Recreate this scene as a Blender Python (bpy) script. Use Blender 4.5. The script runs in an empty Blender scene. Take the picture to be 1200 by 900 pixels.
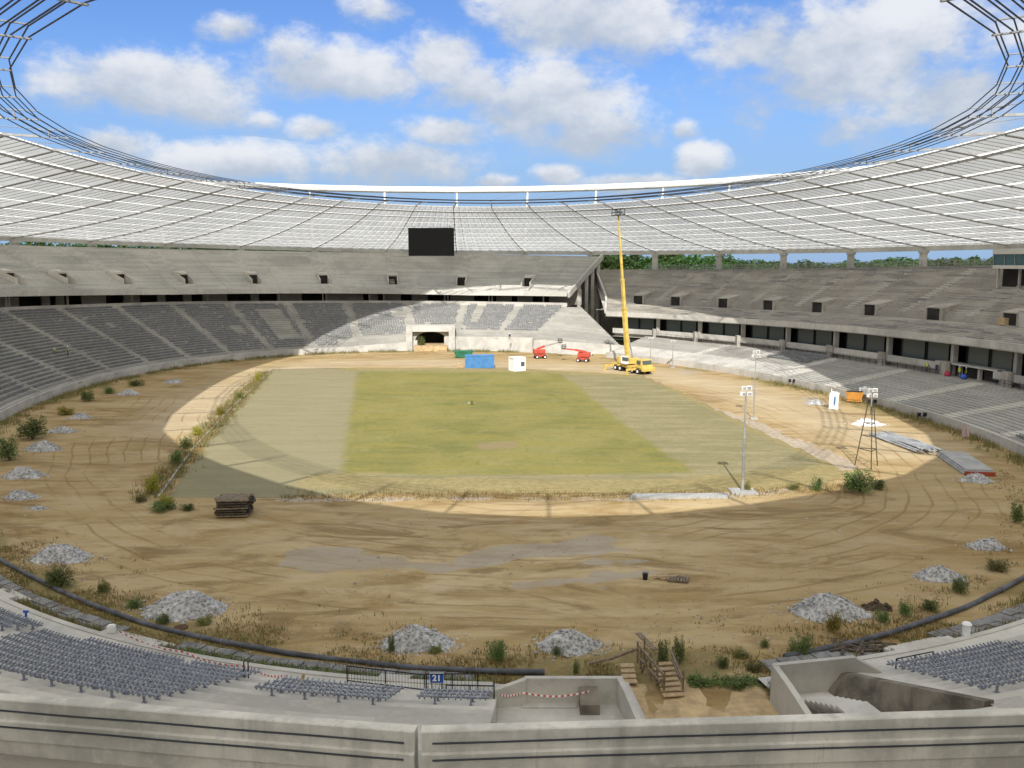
DIRT_A = (.345, .238, .098); DIRT_B = (.46, .35, .175); DIRT_C = (.53, .42, .24); DIRT_D = (.225, .150, .060)
CLOUD_LO = (3.05, 3.45, 4.05); CLOUD_HI = (5.2, 5.3, 5.5); CLOUD_HZ = (1.9, 2.9, 4.5); CLOUD_FILL = (6.7, 6.7, 6.6)
SKY_TINT = (.445, .595, .87, 1.0)
SKY_STR = .14; SUN_STR = 5.0; EXPO = .24
import bpy, bmesh, math, random
import numpy as np
from mathutils import Vector, Matrix, noise as mnoise
random.seed(7)
rng = np.random.default_rng(7)
sc = bpy.context.scene
col = sc.collection
PI = math.pi
R = math.radians

# ------------------------------------------------------------------ camera model
FPX, YH, EYE = 1050.0, 304.0, 22.0
PHI = math.atan((450 - YH) / FPX)

def ray(px, py):
    u, v = px - 600.0, py - 450.0
    return (u, FPX * math.cos(PHI) - v * math.sin(PHI), -(v * math.cos(PHI) + FPX * math.sin(PHI)))

def at(px, py, z=0.0):
    r = ray(px, py); k = (z - EYE) / r[2]
    return Vector((r[0] * k, r[1] * k, z))

def at_d(px, py, d):
    r = ray(px, py); k = d / r[1]
    return Vector((r[0] * k, d, EYE + r[2] * k))

cam_d = bpy.data.cameras.new('camera'); cam = bpy.data.objects.new('camera', cam_d); col.objects.link(cam)
cam.location = (0, 0, EYE); cam.rotation_euler = (PI / 2 - PHI, 0, 0)
cam_d.sensor_width = 36; cam_d.lens = 36 * FPX / 1200.0
cam_d.clip_start = 0.2; cam_d.clip_end = 6000
sc.camera = cam

# ------------------------------------------------------------------ tagging
def tag(o, label=None, cat=None, group=None, kind=None):
    if label: o['label'] = label
    if cat: o['category'] = cat
    if group: o['group'] = group
    if kind: o['kind'] = kind
    return o

def empty(name, loc=(0, 0, 0), rz=0.0):
    o = bpy.data.objects.new(name, None); col.objects.link(o)
    o.location = loc; o.rotation_euler = (0, 0, rz); o.empty_display_size = 0.2
    return o

def thing(name, label, cat, loc=(0, 0, 0), rz=0.0, group=None):
    return tag(empty(name, loc, rz), label, cat, group)

def kids(o):
    return [c for c in bpy.data.objects if c.parent == o]

def copy_tree(o, parent=None):
    c = o.copy(); col.objects.link(c)
    if parent: c.parent = parent
    for ch in list(o.children):
        copy_tree(ch, c)
    return c

# ------------------------------------------------------------------ mesh builder
class MB:
    def __init__(s): s.v = []; s.f = []
    def add(s, vs, fs):
        b = len(s.v); s.v += [tuple(v) for v in vs]; s.f += [tuple(b + i for i in f) for f in fs]; return s
    def quad(s, a, b, c, d): return s.add([a, b, c, d], [(0, 1, 2, 3)])
    def hexa(s, lo, hi):
        """two 4-corner loops"""
        return s.add(list(lo) + list(hi), [(3, 2, 1, 0), (4, 5, 6, 7), (0, 1, 5, 4), (1, 2, 6, 5), (2, 3, 7, 6), (3, 0, 4, 7)])
    def box(s, c, d, rz=0.0):
        x, y, z = d[0] / 2, d[1] / 2, d[2] / 2; ca, sa = math.cos(rz), math.sin(rz)
        P = lambda X, Y, Z: (c[0] + X * ca - Y * sa, c[1] + X * sa + Y * ca, c[2] + Z)
        return s.hexa([P(-x, -y, -z), P(x, -y, -z), P(x, y, -z), P(-x, y, -z)], [P(-x, -y, z), P(x, -y, z), P(x, y, z), P(-x, y, z)])
    def beam(s, a, b, w, h=None, up=(0, 0, 1)):
        h = h or w; a = Vector(a); b = Vector(b); t = (b - a)
        if t.length < 1e-6: return s
        t.normalize(); up = Vector(up)
        if abs(t.dot(up)) > .97: up = Vector((1, 0, 0))
        n = t.cross(up).normalized(); u = n.cross(t)
        q = lambda p: [p - n * w / 2 - u * h / 2, p + n * w / 2 - u * h / 2, p + n * w / 2 + u * h / 2, p - n * w / 2 + u * h / 2]
        return s.hexa(q(a), q(b))
    def tube(s, pts, r, n=6, cap=True):
        pts = [Vector(p) for p in pts]; m = len(pts); b = len(s.v)
        rr = r if isinstance(r, (list, tuple)) else [r] * m
        for i, p in enumerate(pts):
            t = (pts[min(i + 1, m - 1)] - pts[max(i - 1, 0)]).normalized()
            up = Vector((0, 0, 1)) if abs(t.z) < .95 else Vector((1, 0, 0))
            a = t.cross(up).normalized(); u = a.cross(t)
            for k in range(n):
                g = 2 * PI * k / n; s.v.append(tuple(p + (a * math.cos(g) + u * math.sin(g)) * rr[i]))
        for i in range(m - 1):
            for k in range(n):
                s.f.append((b + i * n + k, b + i * n + (k + 1) % n, b + (i + 1) * n + (k + 1) % n, b + (i + 1) * n + k))
        if cap:
            s.f.append(tuple(b + k for k in range(n))[::-1]); s.f.append(tuple(b + (m - 1) * n + k for k in range(n)))
        return s
    def cyl(s, c, r, h, n=12, axis='z'):
        c = Vector(c); d = {'x': Vector((h / 2, 0, 0)), 'y': Vector((0, h / 2, 0)), 'z': Vector((0, 0, h / 2))}[axis]
        return s.tube([c - d, c + d], r, n)
    def prism(s, poly, z0, z1):
        n = len(poly)
        return s.add([(p[0], p[1], z0) for p in poly] + [(p[0], p[1], z1) for p in poly],
                     [tuple(range(n))[::-1], tuple(range(n, 2 * n))] + [(i, (i + 1) % n, n + (i + 1) % n, n + i) for i in range(n)])
    def build(s, name, mat=None, parent=None, smooth=False, bevel=0):
        me = bpy.data.meshes.new(name); me.from_pydata(s.v, [], s.f); me.update()
        if smooth: me.polygons.foreach_set('use_smooth', [True] * len(me.polygons))
        o = bpy.data.objects.new(name, me); col.objects.link(o)
        if mat: me.materials.append(mat)
        if parent: o.parent = parent
        if bevel:
            md = o.modifiers.new('bevel', 'BEVEL'); md.width = bevel; md.segments = 2; md.limit_method = 'ANGLE'
        return o

# ------------------------------------------------------------------ materials
class NT:
    def __init__(s, m):
        s.t = m.node_tree; s.n = s.t.nodes; s.l = s.t.links
    def node(s, typ, **kw):
        n = s.n.new(typ)
        for k, v in kw.items():
            if k.startswith('i_'):
                key = k[2:]; n.inputs[int(key) if key.isdigit() else key.replace('_', ' ')].default_value = v
            else: setattr(n, k, v)
        return n
    def link(s, a, b): s.l.new(a, b)
    def val(s, x):
        return x
    def _set(s, n, i, x):
        if hasattr(x, 'is_linked') or isinstance(x, bpy.types.NodeSocket): s.link(x, n.inputs[i])
        else: n.inputs[i].default_value = x
    def math(s, op, a, b=0.0, c=None, clamp=False):
        n = s.n.new('ShaderNodeMath'); n.operation = op; n.use_clamp = clamp
        s._set(n, 0, a); s._set(n, 1, b)
        if c is not None: s._set(n, 2, c)
        return n.outputs[0]
    def mix(s, f, a, b, mode='MIX'):
        n = s.n.new('ShaderNodeMix'); n.data_type = 'RGBA'; n.blend_type = mode
        s._set(n, 0, f)
        for i, x in ((6, a), (7, b)):
            if isinstance(x, bpy.types.NodeSocket): s.link(x, n.inputs[i])
            else: n.inputs[i].default_value = (*x, 1) if len(x) == 3 else x
        return n.outputs[2]
    def ramp(s, f, lo, hi, a=0.0, b=1.0):
        n = s.n.new('ShaderNodeMapRange'); n.clamp = True; n.interpolation_type = 'SMOOTHSTEP'
        s._set(n, 0, f); s._set(n, 1, lo); s._set(n, 2, hi); n.inputs[3].default_value = a; n.inputs[4].default_value = b
        return n.outputs[0]
    def noise(s, vec, scale, detail=4, rough=.6, dist=0.0):
        n = s.n.new('ShaderNodeTexNoise'); n.inputs['Scale'].default_value = scale; n.inputs['Detail'].default_value = detail
        n.inputs['Roughness'].default_value = rough; n.inputs['Distortion'].default_value = dist
        if vec is not None: s.link(vec, n.inputs['Vector'])
        return n.outputs[0]
    def scaled(s, vec, sc3, rot=(0, 0, 0)):
        n = s.n.new('ShaderNodeMapping'); n.inputs['Scale'].default_value = sc3; n.inputs['Rotation'].default_value = rot; s.link(vec, n.inputs[0]); return n.outputs[0]
    def pos(s): return s.n.new('ShaderNodeNewGeometry').outputs['Position']
    def attr(s, name):
        n = s.n.new('ShaderNodeAttribute'); n.attribute_name = name; return n.outputs['Fac']
    def bump(s, h, strength=.3, dist=.1):
        n = s.n.new('ShaderNodeBump'); n.inputs['Strength'].default_value = strength; n.inputs['Distance'].default_value = dist
        s.link(h, n.inputs['Height']); return n.outputs[0]

def new_mat(name):
    m = bpy.data.materials.new(name); m.use_nodes = True
    nt = NT(m); bsdf = nt.n['Principled BSDF']; bsdf.inputs['Specular IOR Level'].default_value = .3
    return m, nt, bsdf

def simple(name, c, rough=.6, metal=0.0, var=.25, scale=1.5, bump=0.0, rust=0.0):
    """a base colour broken up by dirt noise"""
    m, nt, b = new_mat(name); p = nt.pos()
    f = nt.noise(p, scale, 5, .65)
    c2 = tuple(x * (1 - var) for x in c); c3 = tuple(min(1, x * (1 + var * .6)) for x in c)
    k = nt.mix(nt.ramp(f, .3, .7), c2, c3)
    if rust:
        k = nt.mix(nt.ramp(nt.noise(p, scale * 2.3, 5, .7), .72 - rust, .76), k, (.12, .055, .025))
    nt.link(k, b.inputs['Base Color']); b.inputs['Roughness'].default_value = rough; b.inputs['Metallic'].default_value = metal
    if bump: nt.link(nt.bump(nt.noise(p, scale * 6, 4), bump, .05), b.inputs['Normal'])
    return m

def concrete(name, c, dark=.55, streak=.5, scale=.12, fine=1.2, patch=None):
    m, nt, b = new_mat(name); p = nt.pos()
    big = nt.noise(p, scale, 5, .6, .4)
    small = nt.noise(p, fine, 6, .7)
    st = nt.noise(nt.scaled(p, (1.3, 1.3, .12)), .9, 4, .65)      # rain streaks: long in z
    c2 = tuple(x * dark for x in c); c3 = tuple(min(1, x * 1.12) for x in c)
    k = nt.mix(nt.ramp(big, .36, .62), c2, c)
    k = nt.mix(nt.math('MULTIPLY', nt.ramp(st, .5, .72), streak), k, c2)
    k = nt.mix(nt.math('MULTIPLY', nt.ramp(small, .45, .75), .5), k, c3)
    tn = nt.attr('tone')
    k = nt.mix(nt.ramp(tn, 0.0, 1.0, 0.0, .5), k, c2); k = nt.mix(nt.ramp(tn, 0.0, -1.0, 0.0, .45), k, c3)
    drip = nt.noise(nt.scaled(p, (5.5, 5.5, .22)), .8, 5, .7)
    k = nt.mix(nt.math('MULTIPLY', nt.ramp(drip, .56, .70), streak * .55), k, tuple(x * .62 for x in c))
    pit = nt.noise(p, fine * 7, 3, .6)
    k = nt.mix(nt.math('MULTIPLY', nt.ramp(pit, .66, .72), .55), k, tuple(x * .45 for x in c))
    k = nt.mix(nt.math('MULTIPLY', nt.ramp(nt.noise(p, fine * .55, 7, .75, 1.5), .56, .62), .35), k, tuple(x * .62 for x in c))
    if patch: k = nt.mix(nt.ramp(nt.noise(p, scale * .7, 3, .5, 1.0), .58, .66), k, patch)
    nt.link(k, b.inputs['Base Color']); b.inputs['Roughness'].default_value = .9
    nt.link(nt.bump(small, .25, .04), b.inputs['Normal'])
    return m

M = {}
M['conc'] = concrete('concrete', (.52, .50, .455), dark=.68)
M['conc_low'] = concrete('terrace_concrete', (.37, .36, .33), dark=.75)
M['conc_upper'] = concrete('pale_concrete', (.55, .54, .50), dark=.72, streak=.45, scale=.09)
M['conc_old'] = concrete('weathered_concrete', (.40, .375, .33), dark=.72, streak=.55, scale=.16, patch=(.33, .31, .27))
M['conc_new'] = concrete('fresh_concrete', (.52, .50, .45), dark=.8, streak=.35, scale=.2)
M['conc_parapet'] = concrete('parapet_concrete', (.68, .66, .60), dark=.62, streak=.85, scale=.22, fine=2.2)
M['conc_stain_shade'] = concrete('stained_shaded_concrete', (.22, .195, .155), dark=.4, streak=.6, scale=.5)  # real stain on the ramp wall, painted shade on the stair block
M['conc_dust'] = concrete('dusty_concrete', (.53, .515, .48), dark=.75, streak=.4, scale=.25)
M['seat'] = simple('seat_frame_grey', (.275, .28, .285), .5, 0, .3, 1.0)
M['seat_near'] = simple('seat_frame_paint', (.26, .28, .325), .5, .2, .3, 3.0)
M['white_steel'] = simple('white_steel', (.82, .82, .80), .45, 0, .08)
M['grey_steel'] = simple('grey_steel', (.33, .33, .32), .5, .2, .2)
M['purlin'] = simple('purlin_white', (.80, .80, .78), .5, 0, .1)
M['girder'] = simple('girder_grey', (.31, .305, .285), .6, .1, .2)
M['cable'] = simple('dark_cable', (.035, .038, .055), .5, .1, .3)
M['black'] = simple('black_steel', (.018, .019, .022), .5, .1, .3)
M['screen'] = simple('screen_black', (.006, .006, .007), .35, 0, .2)
M['glass'] = None
m, nt, b = new_mat('dark_glass'); b.inputs['Base Color'].default_value = (.085, .105, .105, 1); b.inputs['Roughness'].default_value = .2; b.inputs['Specular IOR Level'].default_value = .22
M['glass'] = m
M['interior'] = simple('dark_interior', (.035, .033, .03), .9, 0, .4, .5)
M['red_int'] = simple('red_interior', (.30, .06, .03), .8, 0, .3, 1.0)
M['yellow'] = simple('crane_yellow', (.60, .43, .11), .5, 0, .25, 1.2)
M['red'] = simple('lift_red', (.46, .075, .05), .4, 0, .2, 1.5)
M['blue'] = simple('container_blue', (.07, .21, .44), .5, 0, .2, 1.0)
M['green'] = simple('skip_green', (.03, .16, .09), .5, 0, .3, 1.0)
M['white'] = simple('white_paint', (.78, .78, .76), .5, 0, .1, 1.5)
M['orange'] = simple('skip_orange', (.50, .23, .05), .5, 0, .25, 1.5, rust=.1)
M['tyre'] = simple('tyre_rubber', (.025, .025, .026), .85, 0, .3, 2)
M['wood'] = simple('weathered_wood', (.21, .165, .115), .85, 0, .4, 3, .3)
M['wood_dark'] = simple('dark_timber', (.085, .068, .05), .85, 0, .5, 2.5, .4)
M['wood_pale'] = simple('pale_timber', (.46, .34, .20), .8, 0, .25, 3, .2)
M['pipe'] = simple('black_pipe', (.095, .10, .118), .55, 0, .45, 1.0)
M['slab'] = concrete('grey_slab', (.24, .24, .24), dark=.55, streak=.2, scale=.8)
M['gravel'] = None
m, nt, b = new_mat('gravel_stone'); p = nt.pos()
v = nt.node('ShaderNodeTexVoronoi'); v.inputs['Scale'].default_value = 4.5; nt.link(p, v.inputs['Vector'])
k = nt.mix(v.outputs['Distance'], (.16, .155, .15), (.52, .51, .49)); k = nt.mix(.5, k, v.outputs['Color'], 'SOFT_LIGHT')
hs = nt.node('ShaderNodeHueSaturation'); hs.inputs['Saturation'].default_value = .12; nt.link(k, hs.inputs['Color'])
nt.link(hs.outputs[0], b.inputs['Base Color']); b.inputs['Roughness'].default_value = .9
M['gravel'] = m
M['rubble'] = simple('brown_rubble', (.10, .075, .05), .95, 0, .5, 3)
M['tarp'] = simple('white_tarp', (.74, .75, .76), .6, 0, .15, 2)
M['pipe_steel'] = simple('dull_galvanised', (.42, .43, .44), .5, .3, .3, 1.0)
M['slab_pale'] = concrete('pale_slab', (.38, .385, .375), dark=.8, streak=.2, scale=.6)
M['sign_blue'] = simple('sign_blue', (.02, .10, .42), .4, 0, .05)
M['sign_white'] = simple('sign_white', (.85, .85, .85), .5, 0, .03)
M['sand_and_sun'] = simple('loose_sand', (.46, .34, .19), .95, 0, .3, 1.2, .4)
M['skin'] = simple('skin', (.45, .27, .19), .6, 0, .05)
M['vest'] = simple('hi_vis_vest', (.62, .72, .06), .6, 0, .1)
M['work_blue'] = simple('work_clothes', (.03, .045, .10), .8, 0, .2)
M['helmet'] = simple('white_helmet', (.8, .8, .78), .35, 0, .05)
M['tape_red'] = simple('tape_red', (.62, .10, .07), .6, 0, .1)
M['bag_red'] = simple('bag_red', (.45, .05, .10), .7, 0, .2)
M['bag_blue'] = simple('bag_blue', (.04, .12, .50), .6, 0, .2)
M['blue_glass'] = None
m, nt, b = new_mat('blue_glass'); b.inputs['Base Color'].default_value = (.06, .13, .16, 1); b.inputs['Roughness'].default_value = .12
M['blue_glass'] = m

def leaf_mat(name, c1, c2, trans=.3):
    m, nt, b = new_mat(name); p = nt.pos()
    oi = nt.node('ShaderNodeObjectInfo')
    k = nt.mix(nt.ramp(nt.noise(p, 1.1, 4, .7), .3, .7), c1, c2)
    hs = nt.node('ShaderNodeHueSaturation'); nt.link(k, hs.inputs['Color'])
    nt.link(nt.math('ADD', nt.math('MULTIPLY', oi.outputs['Random'], .6), .7), hs.inputs['Value'])
    nt.link(nt.math('ADD', nt.math('MULTIPLY', oi.outputs['Random'], .04), .48), hs.inputs['Hue'])
    nt.link(hs.outputs[0], b.inputs['Base Color']); b.inputs['Roughness'].default_value = .7
    tr = nt.node('ShaderNodeBsdfTranslucent'); nt.link(hs.outputs[0], tr.inputs['Color'])
    mx = nt.node('ShaderNodeMixShader'); mx.inputs[0].default_value = trans
    nt.link(b.outputs[0], mx.inputs[1]); nt.link(tr.outputs[0], mx.inputs[2]); nt.link(mx.outputs[0], nt.n['Material Output'].inputs[0])
    return m
M['leaf'] = leaf_mat('tree_leaves', (.035, .075, .02), (.085, .15, .04))
M['bush'] = leaf_mat('bush_leaves', (.105, .155, .045), (.20, .25, .085))
M['weed'] = leaf_mat('weed_leaves', (.13, .16, .045), (.27, .25, .09))
M['dry'] = leaf_mat('dry_grass', (.34, .25, .10), (.24, .19, .07), .2)
M['yellowweed'] = leaf_mat('yellow_weed', (.26, .23, .03), (.34, .30, .06))
M['bark'] = simple('bark', (.09, .07, .05), .9, 0, .3, 2)

# translucent polycarbonate roof panels and the clearer strips between them
def roof_mat(name, lo, hi, frac_tl, frac_tp):
    m, nt, b = new_mat(name); p = nt.pos()
    dirt = nt.noise(p, .10, 4, .6); fine = nt.noise(p, 1.6, 3, .6)
    cc = nt.mix(nt.ramp(dirt, .35, .65), lo, hi); cc = nt.mix(nt.math('MULTIPLY', nt.ramp(fine, .4, .7), .3), cc, tuple(x * .85 for x in lo))
    nt.link(cc, b.inputs['Base Color']); b.inputs['Roughness'].default_value = .5
    tl = nt.node('ShaderNodeBsdfTranslucent'); nt.link(cc, tl.inputs['Color'])
    tp = nt.node('ShaderNodeBsdfTransparent'); tp.inputs['Color'].default_value = (1.0, .96, .86, 1)
    m1 = nt.node('ShaderNodeMixShader'); m1.inputs[0].default_value = frac_tl
    nt.link(b.outputs[0], m1.inputs[1]); nt.link(tl.outputs[0], m1.inputs[2])
    m2 = nt.node('ShaderNodeMixShader'); m2.inputs[0].default_value = frac_tp
    nt.link(m1.outputs[0], m2.inputs[1]); nt.link(tp.outputs[0], m2.inputs[2]); nt.link(m2.outputs[0], nt.n['Material Output'].inputs[0])
    return m
M['roof'] = roof_mat('roof_polycarbonate', (.43, .425, .395), (.51, .505, .475), .90, .06)
M['roof_strip'] = roof_mat('roof_strip', (.93, .91, .87), (.97, .95, .91), .95, .05)
# ------------------------------------------------------------------ stadium plan
CX, CY, AA, BB, TH, NN = -7.99, 130.75, 86.0, 60.35, 0.29225, 2.188

def P0(td):
    t = R(td); c, s = math.cos(t), math.sin(t)
    u = -AA * math.copysign(abs(c) ** (2 / NN), c); w = BB * math.copysign(abs(s) ** (2 / NN), s)
    ca, sa = math.cos(TH), math.sin(TH)
    return np.array((CX - sa * u + ca * w, CY + ca * u + sa * w))
_TT = np.arange(0, 3600) / 10.0
_PT = np.array([P0(t + .0137) for t in _TT])
_d = np.roll(_PT, -4, 0) - np.roll(_PT, 4, 0)
_NT = np.stack([_d[:, 1], -_d[:, 0]], 1); _NT /= np.linalg.norm(_NT, axis=1)[:, None]

def PO(td, o, z=0.0):
    """a point of the bowl: td = plan angle in degrees, o = metres outside the arena edge"""
    i = (td % 360) * 10; k = int(i) % 3600; f = i - int(i); k2 = (k + 1) % 3600
    p = _PT[k] * (1 - f) + _PT[k2] * f; n = _NT[k] * (1 - f) + _NT[k2] * f
    return Vector((p[0] + n[0] * o, p[1] + n[1] * o, z))

def NO(td):
    k = int((td % 360) * 10) % 3600; return Vector((_NT[k][0], _NT[k][1], 0))

def heading(td):
    n = NO(td); return math.atan2(n.y, n.x)       # outward direction

def plan(x, y):
    """(td, o) of a plan point"""
    d = (_PT[:, 0] - x) ** 2 + (_PT[:, 1] - y) ** 2; k = int(d.argmin())
    o = (x - _PT[k, 0]) * _NT[k, 0] + (y - _PT[k, 1]) * _NT[k, 1]
    return k / 10.0, o

def tab(*kv):
    xs = [a for a, b_ in kv]; ys = [b_ for a, b_ in kv]
    return lambda t: float(np.interp(t, xs, ys))

# -- sections: t runs 145..305 left and far curve, 305..400 near (where the camera is), 40..138 main stand on the right
L_lip = tab((145, 12.6), (163, 12.6), (183, 13.3), (210, 14.0), (237, 15.2), (270, 15.4), (305, 14.5))
L_top = tab((148, 22.7), (166, 23.5), (192, 24.2), (208, 24.6), (223, 25.0), (260, 25.2), (305, 24.0))
L_t1 = tab((145, 10.8), (156, 10.8), (170, 11.0), (192, 11.5), (209, 12.2), (223, 12.6), (236, 13.1), (270, 13.3), (305, 12.0))
L_f = tab((145, 3.2), (166, 3.0), (176, 1.6), (184, 1.0), (305, .9))
M_lip = tab((40, 8.5), (77, 8.7), (96, 8.5), (118, 8.1), (138, 8.1))
M_top = tab((40, 20.6), (95, 20.4), (111, 19.7), (128, 19.0), (147, 18.5))
roof_out = tab((0, 25.2), (45, 24.8), (94, 24.3), (101, 24.2), (112, 23.9), (130, 23.7), (149, 23.6), (166, 23.9), (191, 25.0), (207, 25.8), (221, 26.5), (270, 26.8), (315, 26.2), (360, 25.2))

def seg_list(t0, t1, step):
    n = max(2, int(round((t1 - t0) / step))); return [t0 + (t1 - t0) * i / n for i in range(n + 1)]

def loft(mb, ts, prof, skip=None, closed=False, warp=None):
    """prof(t) -> [(offset, z)]; skip(i, j, tm) true leaves that quad out"""
    b = len(mb.v); k = None
    for t in ts:
        pr = prof(t); k = len(pr)
        for o, z in pr: mb.v.append(tuple(PO(warp(t, o) if warp else t, o, z)))
    for i in range(len(ts) - 1):
        tm = (ts[i] + ts[i + 1]) / 2
        for j in range(k - 1):
            if skip and skip(i, j, tm): continue
            a = b + i * k + j
            mb.f.append((a, a + k, a + k + 1, a + 1))
    return mb

WARP = None
def tone(o, ncol, k, seed, width=5, amp=1.0):
    """precast units differ a little in tone: one value per row and per few segments"""
    rr_ = random.Random(seed); row = {}; n = len(o.data.polygons); vals = []
    base = [rr_.gauss(0, .55) for _ in range(k)]
    for q in range(n):
        i, j = divmod(q, k - 1) if n == ncol * (k - 1) else (q // (k - 1), q % (k - 1))
        key = (j // 2, (i + 3 * (j // 2)) // width)
        if key not in row: row[key] = max(-1, min(1, (base[j // 2] + rr_.gauss(0, .45)) * amp))
        vals.append(row[key])
    a = o.data.attributes.new('tone', 'FLOAT', 'FACE'); a.data.foreach_set('value', np.array(vals, np.float32))

def endcap(mb, t, prof, warp=None):
    pr = prof(t); b = len(mb.v)
    for o, z in pr: mb.v.append(tuple(PO(warp(t, o) if warp else t, o, z)))
    mb.f.append(tuple(range(b, b + len(pr))))
    return mb

def steps(o0, z0, o1, z1, n):
    """n risers going up from (o0,z0) to (o1,z1)"""
    out = []
    for i in range(n):
        f0, f1 = i / n, (i + 1) / n
        o = o0 + (o1 - o0) * f0
        out += [(o, z0 + (z1 - z0) * f0), (o, z0 + (z1 - z0) * f1)]
    out.append((o1, z1))
    return out

# ------------------------------------------------------------------ left and far curve
gl = thing('grandstand', 'two-tier concrete grandstand round the left and far side, bare upper tier over dark seats', 'grandstand')
NR1 = 24
def t1L(t): return steps(2.4, L_f(t), 24, L_t1(t) - 1.0, NR1)
TUN = 169.0                                    # tunnel under the screen
tun_half = 1.55 * 2
TS = seg_list(147, 305, .62)
def in_tunnel(t): return abs(t - TUN) < 3.05
tunnel_rows = 8
low = MB(); loft(low, TS, t1L, lambda i, j, tm: in_tunnel(tm) and j < tunnel_rows * 2)
tone(low.build('lower_terrace', M['conc_low'], gl), len(TS) - 1, 49, 1, 9)
# front wall of the lower tier
fw = MB(); loft(fw, TS, lambda t: [(2.05, -.1), (2.05, L_f(t) + .35), (2.35, L_f(t) + .35), (2.35, L_f(t) - .1)], lambda i, j, tm: in_tunnel(tm))
fw.build('front_wall', M['conc_dust'], gl)
# rear parapet of the lower tier, concourse floor and back wall
cw = MB(); loft(cw, TS, lambda t: [(24, L_t1(t) - 1.0), (24, L_t1(t) + .05), (24.3, L_t1(t) + .05), (24.3, L_t1(t) - .7), (33, L_t1(t) - .7)])
cw.build('concourse_floor', M['conc'], gl)
random.seed(17); a = 146.0
while a < 301:
    wd = random.choice((1.2, 2.4, 3.6, 5.2)); hh = random.choice((1, 1, 1, .55))
    wq = MB(); prw = lambda t: [(30, L_t1(t) - .7), (30, L_t1(t) - .7 + (L_lip(t) + 2.3 - L_t1(t)) * hh), (30.3, L_t1(t) - .7 + (L_lip(t) + 2.3 - L_t1(t)) * hh), (30.3, L_t1(t) - .7)]
    loft(wq, seg_list(a, a + wd, .6), prw); endcap(wq, a, prw); endcap(wq, a + wd, prw)
    wq.build('concourse_wall', M['conc_old'], gl)
    for q_ in range(random.choice((0, 1, 2))):
        cc_ = MB(); tq = a + wd + .25 + .5 * q_; cc_.beam(PO(tq, 26.5, L_t1(tq) - .7), PO(tq, 26.5, L_lip(tq) + 1.0), .35, .35); cc_.build('column', M['conc'], gl)
    a += wd + random.choice((.9, 1.6, 2.6, 3.4))
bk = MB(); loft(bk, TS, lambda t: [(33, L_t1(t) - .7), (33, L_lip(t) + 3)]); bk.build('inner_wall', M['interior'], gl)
# upper tier with its openings
PORT = []
for px in (20, 80, 147, 220, 300, 381, 461, 541, 618):
    best = None
    for t in np.arange(150, 250, .1):
        p = PO(t, 28); x = 600 + FPX * p.x / p.y
        if p.y > 120 and (best is None or abs(x - px) < best[0]): best = (abs(x - px), t)
    PORT.append(best[1])
for k in range(1, 6): PORT.append(PORT[0] + 8.2 * k)
NR2 = 27; O20, O21 = 22.4, 46.0
def t2L(t):
    return [(22, L_lip(t)), (22, L_lip(t) + 1.25), (22.4, L_lip(t) + 1.25), (22.4, L_lip(t) + .85)] + steps(O20 + .9, L_lip(t) + .85, O21, L_top(t), NR2)
PW = .62
def row_of(o): return int((o - O20 - .9) / (O21 - O20 - .9) * NR2)
R0, R1 = row_of(27.2), row_of(31.2)
TU = sorted(set([round(x, 3) for x in seg_list(146.5, 305, .62)] + [round(p + s * PW, 3) for p in PORT for s in (-1, 1)]))
def sk2(i, j, tm):
    r = (j - 4) / 2.0
    return any(abs(tm - p) < PW for p in PORT) and R0 <= r < R1
up = MB(); loft(up, TU, t2L, sk2); tone(up.build('upper_terrace', M['conc_upper'], gl), len(TU) - 1, len(t2L(160)), 2, 11)
def soff(t): return [(22, L_lip(t)), (33, L_lip(t) + 2.6), (46.6, L_top(t) - 4), (46.6, 0)]
so = MB(); loft(so, TS[2:], soff); so.build('soffit', M['conc_old'], gl)
bw = MB(); loft(bw, TU, lambda t: [(46, L_top(t)), (46, L_top(t) + .15), (46.5, L_top(t) + .15), (46.5, 0)]); bw.build('rear_wall', M['conc'], gl)
for p in PORT:
    z = lambda o: L_lip(p) + .85 + (L_top(p) - L_lip(p) - .85) * (o - O20 - .9) / (O21 - O20 - .9)
    oa = O20 + .9 + (O21 - O20 - .9) * R0 / NR2; ob = O20 + .9 + (O21 - O20 - .9) * R1 / NR2
    zf = z(oa)
    v = MB()
    for s in (-1, 1):
        t_ = p + s * PW; t2_ = p + s * (PW + .17)
        lo = [PO(t_, oa - .5, zf - .4), PO(t2_, oa - .5, zf - .4), PO(t2_, ob + .3, zf - .4), PO(t_, ob + .3, zf - .4)]
        hi = [PO(t_, oa - .5, zf + 1.15), PO(t2_, oa - .5, zf + 1.15), PO(t2_, ob + .3, zf + 3.1), PO(t_, ob + .3, zf + 3.1)]
        v.hexa(lo, hi)
    v.hexa([PO(p - PW, oa + 1.9, zf + 2.2), PO(p + PW, oa + 1.9, zf + 2.2), PO(p + PW, ob + .3, zf + 2.2), PO(p - PW, ob + .3, zf + 2.2)],
           [PO(p - PW, oa + 1.9, zf + 2.62), PO(p + PW, oa + 1.9, zf + 2.62), PO(p + PW, ob + .3, zf + 3.05), PO(p - PW, ob + .3, zf + 3.05)])
    v.quad(PO(p - PW, oa, zf), PO(p + PW, oa, zf), PO(p + PW, ob + 2, zf), PO(p - PW, ob + 2, zf))
    vo = v.build('vomitory', M['conc_new'], gl)
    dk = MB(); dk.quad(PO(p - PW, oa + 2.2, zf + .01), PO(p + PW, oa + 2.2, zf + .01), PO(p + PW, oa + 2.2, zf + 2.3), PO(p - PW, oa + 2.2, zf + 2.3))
    dk.build('opening', M['interior'], vo)
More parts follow.
